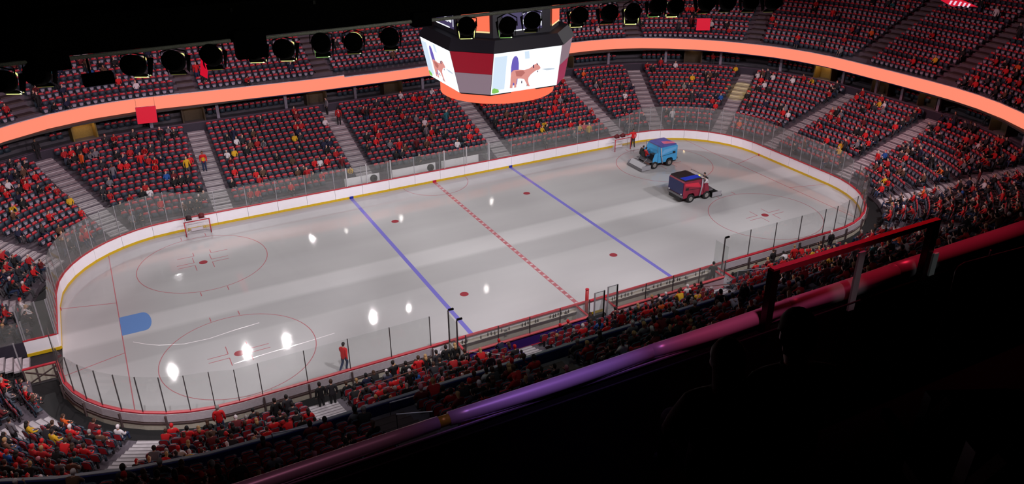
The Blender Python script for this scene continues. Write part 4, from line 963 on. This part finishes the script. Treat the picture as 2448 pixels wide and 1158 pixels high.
o = put_person('sit', 19.66, -.75, .66, PI/2, 'black', 'dark hair', 0, 0, 'driver in black jacket at the back of the maroon resurfacer', 'resurfacer drivers', garment='jacket')
o = put_person('lean', 19.48, -1.3, .74, PI/2, 'white', 'brown hair', 0, 0, 'passenger in white top riding on the maroon resurfacer', 'resurfacer drivers')

# ------------------------------------------------------------------ scoreboard over centre ice
sb = thing('scoreboard', 'octagonal video scoreboard with orange ring hanging over centre ice', 'scoreboard', (0, 0, 0))
DKP = mat('scoreboard_body', (16, 11, 20), .6, spec=.2)
def octa(off, hw): return [(hw, -off), (off, -hw), (off, hw), (hw, off), (-hw, off), (-off, hw), (-off, -hw), (-hw, -off)]
def loft(mb, a, za, b, zb, mi=0):
    n = len(a); mb.add([(x, y, za) for x, y in a]+[(x, y, zb) for x, y in b], [tuple(range(n)), tuple(range(n, 2*n))]+[(i, (i+1) % n, n+(i+1) % n, n+i) for i in range(n)], mi); return mb
loft(MB(), octa(3.9, 2.45), 12.6, octa(4.5, 2.45), 15.55).obj('body', DKP, sb)
loft(MB(), octa(4.75, 2.6), 15.58, octa(4.4, 2.3), 16.3).obj('upper_deck', DKP, sb)
loft(MB(), octa(3.75, 2.1), 16.3, octa(3.75, 2.1), 18.4).obj('upper_ring', mat('upper_ring_body', (16, 13, 22), .5), sb)
mb = MB(); 
for sx in (-1, 1):
    for sy in (-1, 1): mb.tube([(sx*2, sy*2, 18.4), (sx*2, sy*2, 39.7)], .03, 6)
mb.obj('hanging_cable', BLACKM, sb)
# screens
def face_pt(k, u, v, off=.03, lo=(4.0, 12.72), hi=(4.6, 15.52), hw=2.5):
    """k: 0..7 faces; u -1..1 along the face, v 0 bottom..1 top; even k = wide faces"""
    a = -PI/2+k*PI/4; d = lo[0]+(hi[0]-lo[0])*v; z = lo[1]+(hi[1]-lo[1])*v
    if k % 2 == 0: h = hw; dd = d+off
    else: h = (d-hw)*math.sqrt(2)/2*1.0; dd = (d+hw)/math.sqrt(2)+off; 
    n = (math.cos(a), math.sin(a)); t = (-n[1], n[0])
    return (n[0]*dd+t[0]*u*h, n[1]*dd+t[1]*u*h, z)
def panel(name, k, poly, m, off, parent=None, **kw):
    n = len(poly); mb = MB(); mb.add([face_pt(k, u, v, off, **kw) for u, v in poly]+[face_pt(k, u, v, off+.02, **kw) for u, v in poly], [tuple(range(n)), tuple(range(n, 2*n))]+[(i, (i+1) % n, n+(i+1) % n, n+i) for i in range(n)])
    return mb.obj(name, m, parent or sb)
def conv(pts):
    out = []
    for x, y in pts:
        top = 548-.107*(x-862); bo = 965-.127*(x-818); v = (bo-y)/(bo-top)
        xl = 818+44*v; xr = 1505+63*v; out.append(((x-xl)/(xr-xl)*2-1, v))
    return out
BODY = conv([(1010, 898), (1018, 850), (1022, 790), (1030, 735), (1055, 712), (1110, 708), (1165, 712), (1210, 702), (1245, 682), (1262, 664), (1285, 655), (1298, 645), (1308, 662), (1326, 676), (1334, 696), (1318, 712), (1292, 716), (1262, 735), (1228, 762), (1206, 792), (1200, 822), (1208, 858), (1218, 884), (1196, 884), (1180, 846), (1160, 806), (1120, 800), (1086, 802), (1080, 840), (1076, 892), (1056, 896), (1058, 850), (1046, 838), (1040, 870), (1036, 898)])
ARCH = conv([(1024, 870), (1026, 760), (1030, 680), (1044, 610), (1064, 576), (1084, 570), (1100, 590), (1108, 640), (1106, 720), (1084, 860), (1060, 870)])
for k in range(8):
    sq = [(-1, 0), (1, 0), (1, 1), (-1, 1)]
    if k % 2 == 0:
        s_ = panel('video_screen', k, sq, LEDWHITE, .04)
        def sub(name, poly, m, off):
            n = len(poly); q = panel(name, k, poly, m, off); q.parent = s_; return q
        sub('picture_wall', [(-.98, .1), (-.62, .1), (-.62, .92), (-.98, .92)], L_SKY, .062)
        sub('picture_wall', conv([(1172, 528), (1218, 522), (1222, 596), (1176, 600)]), L_SKY, .062)
        sub('picture_arch', ARCH, L_ARCH, .064); sub('picture_lynx', BODY, L_FUR, .068)
        sub('picture_shade', conv([(1070, 724), (1150, 718), (1170, 740), (1130, 780), (1080, 776)]), L_FUR2, .09)
        for p in ([(1252, 668), (1262, 660), (1266, 690), (1256, 694)], [(1294, 650), (1303, 648), (1308, 662), (1298, 664)], [(1296, 724), (1306, 722), (1304, 738), (1298, 736)], [(1130, 824), (1138, 824), (1136, 850), (1128, 848)], [(1185, 862), (1190, 862), (1188, 884), (1184, 882)]): sub('picture_mark', conv(p), L_DK, .092)
        sub('picture_ledge', conv([(1350, 708), (1420, 698), (1486, 700), (1480, 712), (1400, 720)]), mat('led_pale_grey', (0, 0, 0), .5, emit=(196, 208, 222)), .064)
        sub('picture_bush', conv([(828, 948), (832, 912), (850, 894), (872, 902), (894, 910), (900, 936), (880, 946), (850, 952)]), L_BUSH, .066)
    else:
        up, lo_ = (LEDRED2, LEDGREY) if k in (7, 3) else (LEDGREY, LEDWINE)
        panel('corner_panel', k, [(-1, .5), (1, .5), (1, 1), (-1, 1)], up, .03); panel('corner_panel', k, [(-1, 0), (1, 0), (1, .495), (-1, .495)], lo_, .03)
    kw = dict(lo=(3.8, 16.62), hi=(3.8, 17.95), hw=1.45 if k % 2 == 0 else 2.15)
    if k % 2 == 0:
        q = panel('upper_screen', k, [(-1, 0), (1, 0), (1, 1), (-1, 1)], LEDDIM, 0, **kw)
        n = panel('screen_edge', k, [(-1, 0), (.55, 0), (.55, .05), (-1, .05)], LEDWHITE, .022, **kw)
        n = panel('screen_edge', k, [(.93, .12), (.97, .12), (.97, .8), (.93, .8)], LEDWHITE, .022, **kw)
        a = -PI/2+k*PI/4
        for txt, uu, vv, sz in (('15,540', .36, .38, .44), ('U   8A', .2, .8, .24)):
            me = text_mesh(txt, sz, .012); me.materials.append(LEDWHITE); o = link('screen_text', me, sb, face_pt(k, uu, vv, .035, **kw)); o.rotation_euler = (PI/2, 0, a+PI/2)
    else:
        panel('upper_screen', k, [(-.82, .08), (.82, .08), (.82, 1.1), (-.82, 1.1)], ORANGE2, 0, lo=(3.8, 16.62), hi=(3.8, 17.95), hw=2.15)
        panel('screen_edge', k, [(-.82, 0), (.82, 0), (.82, .07), (-.82, .07)], mat('led_cream', (0, 0, 0), .5, emit=(255, 224, 160)), 0, lo=(3.8, 16.62), hi=(3.8, 17.95), hw=2.15)
for i in range(24):
    a0, a1 = 2*PI*i/24, 2*PI*(i+1)/24; mb = MB(); q = []
    for z in (11.9, 12.75):
        for j in range(4):
            a = a0+(a1-a0)*j/3; q.append((4.02*math.cos(a), 4.02*math.sin(a), z))
    for z in (11.9, 12.75):
        for j in range(4):
            a = a0+(a1-a0)*j/3; q.append((3.9*math.cos(a), 3.9*math.sin(a), z))
    fs = [(j, j+1, 5+j, 4+j) for j in range(3)]+[(8+j, 12+j, 13+j, 9+j) for j in range(3)]+[(j, 8+j, 9+j, j+1) for j in range(3)]+[(4+j, 5+j, 13+j, 12+j) for j in range(3)]
    mb.add(q, fs).obj('ring_panel', ORANGE2, sb)
MB().tube([(0, 0, 11.95), (0, 0, 12.6)], 3.88, 32).obj('ring_core', DKP, sb)

# ------------------------------------------------------------------ hanging red panels and sign
for (x, y, z, w, h, rz, ry, lab) in ((-22.0, 22.3, 7.1, 1.55, 1.4, .05, .06, 'hanging red panel in front of the orange ribbon, far left'), (-16.75, 22.3, 10.6, .8, 1.9, -1.0, .3, 'red hanging banner beside the spotlights, upper left'), (36.2, 20.6, 9.2, 1.5, 1.3, -.5, 0, 'small hanging red panel above the ribbon, upper right')):
    t = thing('red_screen', lab, 'screen', (x, y, z), rz); t.rotation_euler = (0, ry, rz)
    MB().box((0, 0, 0), (w, .06, h)).obj('panel_face', LEDRED, t); MB().box((0, .05, 0), (w+.04, .05, h+.04)).obj('frame', mat('pink_frame', (160, 60, 110), .5), t)
    mb = MB(); mb.tube([(-w/2+.05, 0, h/2), (-w/2+.05, 0, 38-z)], .008, 4); mb.tube([(w/2-.05, 0, h/2), (w/2-.05, 0, 38-z)], .008, 4); mb.obj('wire', BLACKM, t)
t = thing('curved_sign', 'red and white curved sign with slanted strokes at the upper right', 'sign', (40, -6.4, 15.2))
Bx = lambda a, z, y: (y, -a, z)
MB().prism([(-1.6, .05), (-.9, .3), (-.2, .42), (.6, .3), (1.8, .02), (.4, -.12), (-.4, -.3), (-1.0, -.14)], 0, .06, 0, Bx).obj('sign_face', LEDRED, t)
for x0 in (-.75, -.35, .1, .5, .9): MB().prism([(x0, -.16), (x0+.16, -.16), (x0+.3, .2-.05*abs(x0)), (x0+.12, .2-.05*abs(x0))], -.03, -.005, 0, Bx).obj('sign_stroke', mat('led_pink_white', (0, 0, 0), .5, emit=(236, 205, 226)), t)
MB().tube([(0, 1.5, .35), (0, 4.0, .7)], .03, 6).tube([(0, 0, .4), (0, 0, 3)], .02, 6).obj('arm', BLACKM, t)

# ------------------------------------------------------------------ catwalk with stage lamps
cwk = thing('catwalk', 'black catwalk hanging across the top left with a ribbed lower pipe', 'catwalk', (0, -28, 22.85))
MB().box((-10, .3, 1.72), (44, .5, 3.3)).obj('side_panel', DARK, cwk)
MB().box((-10, -1.2, 1.25), (44, 1.4, .12)).obj('walkway', DARK, cwk)
PIPE = mat('cable_pipe', (190, 190, 180), .5, noise=.6, nscale=30, bump=.6)
for a, b in ((-30, -26.4), (-25.65, -21.75), (-20.95, -16.7), (-16.5, 10)):
    MB().tube([(a, 0, .02), (b, 0, .04)], .05, 10).obj('lower_pipe', PIPE, cwk)
for a, b, h in ((-26.4, -25.65, .3), (-21.75, -20.95, .55), (-16.75, -16.2, .2)): MB().box(((a+b)/2, 0, .1-h/2+.1), (b-a, .4, h+.2)).obj('cable_box', DARK, cwk)
mb = MB()
for i in range(21): mb.box((-28+i*2, -1.2, 1.15), (.06, 1.4, .1)); mb.tube([(-28+i*2, -1.85, 1.2), (-28+i*2, -1.85, 2.4)], .02, 5)
mb.obj('floor_joist', BLACKM, cwk)['kind'] = 'stuff'
t = thing('flat_fixture', 'flat black box hanging below the catwalk between two lamps', 'fixture', (-25.14, -28, 22.85))
MB().box((0, 0, -.55), (.7, .35, .26), .1).obj('box', DARK, t); MB().tube([(-.15, 0, 0), (-.15, 0, -.45)], .03, 6).obj('hanger', BLACKM, t)
FX = [(-27.17, 22.55, 'y'), (-26.42, 22.63, 'd'), (-24.28, 22.58, 'y'), (-23.32, 22.57, 'p'), (-22.38, 22.61, 'p'), (-21.3, 22.62, 'y'), (-20.49, 22.56, 'y'), (-19.45, 22.6, 'g'), (-18.53, 22.53, 'c'), (-17.44, 22.55, 'c'), (-15.01, 22.62, 'y'), (-13.63, 22.5, 'g'), (-12.76, 22.57, 'p'), (-11.03, 22.56, 'y'), (-9.87, 22.54, 'd'), (-8.93, 22.48, 'y'), (-7.93, 22.61, 'g'), (-7.16, 22.51, 'b'), (-5.8, 22.51, 'd'), (-4.85, 22.45, 'd'), (-3.77, 22.36, 'd'), (-2.65, 22.27, 'p')]
AXD = Vector(CR[2])*1.0
frm = Vector((.36, .86, -.36)).normalized()
def stage_lamp(i, x, z, kind):
    dz = z-22.9; t = thing('stage_lamp', f'black stage lamp, {ordi(i+1)} from the left below the catwalk', 'lamp', (x, -28, 22.85), 0, 'stage lamps hung under the catwalk')
    r = random.Random(i); e = bpy.data.objects.new('lamp_head', None)
    q = (frm+Vector((r.uniform(-.12, .12), 0, r.uniform(-.1, .1)))).to_track_quat('Y', 'Z'); R = q.to_matrix(); C0 = Vector((0, 0, dz))
    X = lambda a, b, c: C0+R @ Vector((a, b, c))
    rad = .262
    mb = MB(); mb.tube([X(0, -.28, 0), X(0, -.2, 0), X(0, .12, 0), X(0, .2, 0)], [rad*.75, rad, rad, rad*.96], 20); mb.obj('housing', DARK, t, True)
    mb = MB()
    for sx in (-1, 1): mb.add([X(sx*rad, .2, -.2), X(sx*rad, .2, .2), X(sx*(rad+.06), .42, .2), X(sx*(rad+.0), .42, -.25), X(sx*(rad+.01), .2, -.2), X(sx*(rad+.01), .2, .2), X(sx*(rad+.07), .42, .2), X(sx*(rad+.01), .42, -.25)], [(0, 1, 2, 3), (4, 5, 6, 7), (0, 3, 7, 4), (1, 2, 6, 5), (0, 1, 5, 4), (2, 3, 7, 6)])
    mb.obj('barn_door', DARK, t)
    mb = MB(); mb.add([X(-.2, .2, -.2), X(.2, .2, -.2), X(.22, .42, -.27), X(-.22, .42, -.27), X(-.2, .2, -.21), X(.2, .2, -.21), X(.22, .42, -.28), X(-.22, .42, -.28)], [(0, 1, 2, 3), (4, 5, 6, 7), (0, 3, 7, 4), (1, 2, 6, 5), (0, 1, 5, 4), (2, 3, 7, 6)]); mb.obj('barn_door', DARK, t)
    mb = MB(); mb.tube([X(-rad-.04, 0, 0), X(-rad-.04, 0, .25), Vector((0, 0, 0)), X(rad+.04, 0, .25), X(rad+.04, 0, 0)], .02, 6); mb.obj('yoke', BLACKM, t)
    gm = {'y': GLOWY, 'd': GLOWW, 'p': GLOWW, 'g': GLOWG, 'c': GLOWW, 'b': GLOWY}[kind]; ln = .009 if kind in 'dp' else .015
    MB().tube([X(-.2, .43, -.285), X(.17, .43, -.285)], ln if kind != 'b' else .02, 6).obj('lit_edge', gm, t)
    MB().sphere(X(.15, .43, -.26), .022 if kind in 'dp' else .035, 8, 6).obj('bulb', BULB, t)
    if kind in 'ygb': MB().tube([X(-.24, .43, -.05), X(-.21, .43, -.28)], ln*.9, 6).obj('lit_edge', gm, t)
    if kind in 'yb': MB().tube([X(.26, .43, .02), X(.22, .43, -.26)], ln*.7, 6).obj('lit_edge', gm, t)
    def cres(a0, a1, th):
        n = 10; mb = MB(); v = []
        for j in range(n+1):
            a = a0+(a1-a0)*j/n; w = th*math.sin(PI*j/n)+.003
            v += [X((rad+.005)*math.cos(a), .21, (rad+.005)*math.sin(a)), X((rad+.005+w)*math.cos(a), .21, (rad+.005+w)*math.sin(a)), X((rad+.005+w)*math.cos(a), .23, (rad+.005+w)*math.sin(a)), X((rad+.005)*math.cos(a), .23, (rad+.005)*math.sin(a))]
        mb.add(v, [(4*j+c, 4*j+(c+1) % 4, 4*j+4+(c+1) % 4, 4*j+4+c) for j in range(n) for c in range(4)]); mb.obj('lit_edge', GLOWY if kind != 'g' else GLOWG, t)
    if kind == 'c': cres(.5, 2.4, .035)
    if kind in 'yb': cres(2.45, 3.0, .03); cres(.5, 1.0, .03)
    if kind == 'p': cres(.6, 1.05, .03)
for i, (x, z, k) in enumerate(FX): stage_lamp(i, x, z, k)

# real lamp housings whose reflections show on the ice
LENS = mat('lamp_lens', (0, 0, 0), .4, emit=(255, 250, 245), es=70)
for i, (x, y) in enumerate(ARENA_LAMPS+FAR_LAMPS):
    t = thing('arena_lamp', f'roof floodlight reflected on the ice, {ordi(i+1)} of the rows', 'lamp', (x, y, 24.35), 0, 'roof floodlights')
    MB().tube([(0, 0, .0), (0, 0, .35), (0, 0, .5)], [.42, .3, .1], 16).obj('housing', BLACKM, t); MB().tube([(0, 0, .5), (0, 0, 15.3)], .03, 6).obj('hanger', BLACKM, t); MB().tube([(0, 0, -.01), (0, 0, -.03)], .2, 16).obj('lens', LENS, t)
tub = mat('tube_lamp', (0, 0, 0), .5, emit=(255, 240, 210), es=10)

# ------------------------------------------------------------------ foreground: balcony rail, parapet, people, seats
fb = thing('near_parapet', 'black parapet of the near balcony under the coloured round rail', 'parapet', (-21, -46.6, 0))
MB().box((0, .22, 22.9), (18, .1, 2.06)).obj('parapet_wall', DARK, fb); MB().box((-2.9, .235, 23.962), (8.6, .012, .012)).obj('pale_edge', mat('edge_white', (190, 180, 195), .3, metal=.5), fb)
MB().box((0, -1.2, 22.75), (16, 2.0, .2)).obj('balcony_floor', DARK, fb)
MB().box((-2.0, -.15, 24.22), (5.6, .012, .01)).obj('inner_wire', mat('dim_edge', (22, 24, 24), .5), fb)
TUBE = mat('satin_rail', (200, 190, 196), .36, metal=.25)
tr = thing('balcony_rail', 'thick round rail glowing violet, pink and red along the balcony', 'railing', (-21, -46.3, 24.0))
for a, b, r0, r1, dz in ((-27.5, -23.66, .042, .046, 0), (-23.58, -21.9, .05, .055, .004), (-21.9, -20.5, .058, .066, .004), (-20.5, -19.2, .072, .08, .0), (-19.2, -16.0, .084, .095, 0)):
    n = 12; MB().tube([(a+21+(b-a)*j/n, 0-.02*math.sin(PI*j/n), dz) for j in range(n+1)], [r0+(r1-r0)*j/n+.008*math.sin(PI*j/n) for j in range(n+1)], 24).obj('rail_sleeve', TUBE, tr, True)
MB().tube([(-2.66, 0, 0), (-2.58, 0, 0)], .04, 16).obj('rail_joint', mat('joint_yellow', (190, 180, 50), .4, metal=.3), tr, True)
gr = thing('stair_head_rail', 'dark square guard rail with a red-lit top bar above the pink rail', 'railing', (-19.9, -46.42, 24.0))
BAR_SHEEN = mat('bar_red_sheen', (240, 120, 120), .2, metal=.3)  # red sheen of the lights is put into the bar colour
MB().box((0, 0, .5), (1.95, .05, .05)).obj('top_bar', BAR_SHEEN, gr)
for x, w in ((-.95, .07), (.93, .085)): MB().box((x, 0, .22), (w, .06, .58)).obj('end_post', mat('post_wine', (46, 16, 22), .3, metal=.4), gr)
for x, z0, z1 in ((-.02, -.1, .46), (.98, -.02, .2)):
    o = MB().box((x, -.05, (z0+z1)/2), (.07, .02, z1-z0)).obj('flat_post', mat('post_grey', (200, 202, 202), .5), gr)
rod = thing('bent_rod_rail', 'thin bent metal rod rail at the right behind the parapet', 'railing', (-19.8, -47.2, 24.0))
MB().tube([(0, 0, .1), (0, 0, .6), (.02, 0, .63), (.08, 0, .645), (.8, 0, .6), (2.2, 0, .52)], .006, 8).obj('rod', mat('rod_metal', (120, 140, 140), .3, metal=.7), rod); MB().box((.38, 0, .65), (.012, .012, .06)).obj('clip', ALU, rod)
def front_person(pose, x, y, z, rz, hair, lab, lh, sc=1.0):
    return put_person(pose, x, y, z, rz, 'black', hair, 0, 0, lab, 'couple seated in front of the viewer', lh, sc, 'jacket')
front_person('sit', -22.4, -48.15, 24.0, -.35, 'dark hair', 'dark silhouette of a person with short hair, right of the couple in front', False, 1.05)
front_person('sit', -22.66, -47.93, 23.86, -.4, 'brown hair', 'dark silhouette of a person with long hair, left of the couple in front', True)
def near_seat(x, y, z, rz, lab):
    t = thing('balcony_chair', lab, 'seat', (x, y, z), rz, 'dark seats around the viewer')
    NB = mat('seat_black', (12, 14, 26), .35)
    MB().prism([(-.24, 0), (.24, 0), (.26, .34), (.2, .46), (.08, .5), (-.08, .5), (-.2, .46), (-.26, .34)], -.025, .025, 0, lambda a, c, b: (a, -b-.15*c, .42+c)).obj('backrest', NB, t)
    MB().prism([(-.22, 0), (.22, 0), (.2, .4), (-.2, .4)], 0, .06, 0, lambda a, c, b: (a, .05+b, .4+c)).obj('seat_pan', NB, t)
    MB().box((0, .03, .2), (.1, .12, .4)).box((-.27, .1, .55), (.04, .34, .05)).box((.27, .1, .55), (.04, .34, .05)).obj('seat_frame', BLACKM, t)
for q in ((-21.9, -48.7, 24.35, -.45, 'dark blue-black seat back in the row ahead, lower right'), (-21.25, -48.95, 24.4, -.45, 'dark seat back in the row ahead, far lower right'), (-22.7, -49.35, 24.85, -.45, 'dark rounded seat back nearest the viewer, bottom right'), (-23.6, -49.2, 24.75, -.4, 'dark seat back nearest the viewer, bottom centre')): near_seat(*q)
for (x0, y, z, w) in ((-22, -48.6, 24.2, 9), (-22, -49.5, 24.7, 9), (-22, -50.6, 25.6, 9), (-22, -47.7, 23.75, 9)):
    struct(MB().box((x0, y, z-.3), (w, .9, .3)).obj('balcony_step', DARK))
# small bits on the near balcony front
for pts, lab in (([(-18.6, -23.95, 7.2), (-18.35, -23.95, 7.75), (-15.5, -23.75, 7.75), (-15.4, -23.75, 7.2)], 'bent grey hoop rail above the balcony front, left'), ([(-1.3, -24.2, 7.3), (-1.0, -24.2, 7.9), (1.4, -24.9, 7.9)], 'bent grey hoop rail above the balcony front, centre')):
    o0 = Vector(pts[0]); t = thing('hoop_rail', lab, 'railing', o0)
    MB().tube([Vector(p)-o0 for p in pts], .02, 8).obj('hoop', ALU, t)

for k, (p, q, lab) in enumerate((((-17.9, -26.2, 8.4), (-16.4, -26.4, 8.5), 'short bright stair rail in the dark balcony, right one'), ((-22.3, -26.0, 8.5), (-21.0, -26.4, 8.6), 'short bright stair rail in the dark balcony, left one'), ((-18.3, -28.2, 9.4), (-17.2, -28.9, 9.6), 'thin bright stair rail just above the round rail'), ((-1.8, -26.9, 8.2), (.2, -27.4, 8.4), 'thin bright stair rail in the dark balcony, centre'))):
    t = thing('stair_rail', lab, 'railing', p); o0 = Vector(p); q = Vector(q)
    MB().tube([(0, 0, 0), q-o0], .025, 8).obj('rail', mat('rail_glint', (225, 222, 235), .35, metal=.2), t)  # pale rail colour paints in the glint
    for e in (Vector((0, 0, 0)), q-o0): MB().tube([e, e-Vector((0, 0, .85))], .018, 6).obj('post', ALUD, t)
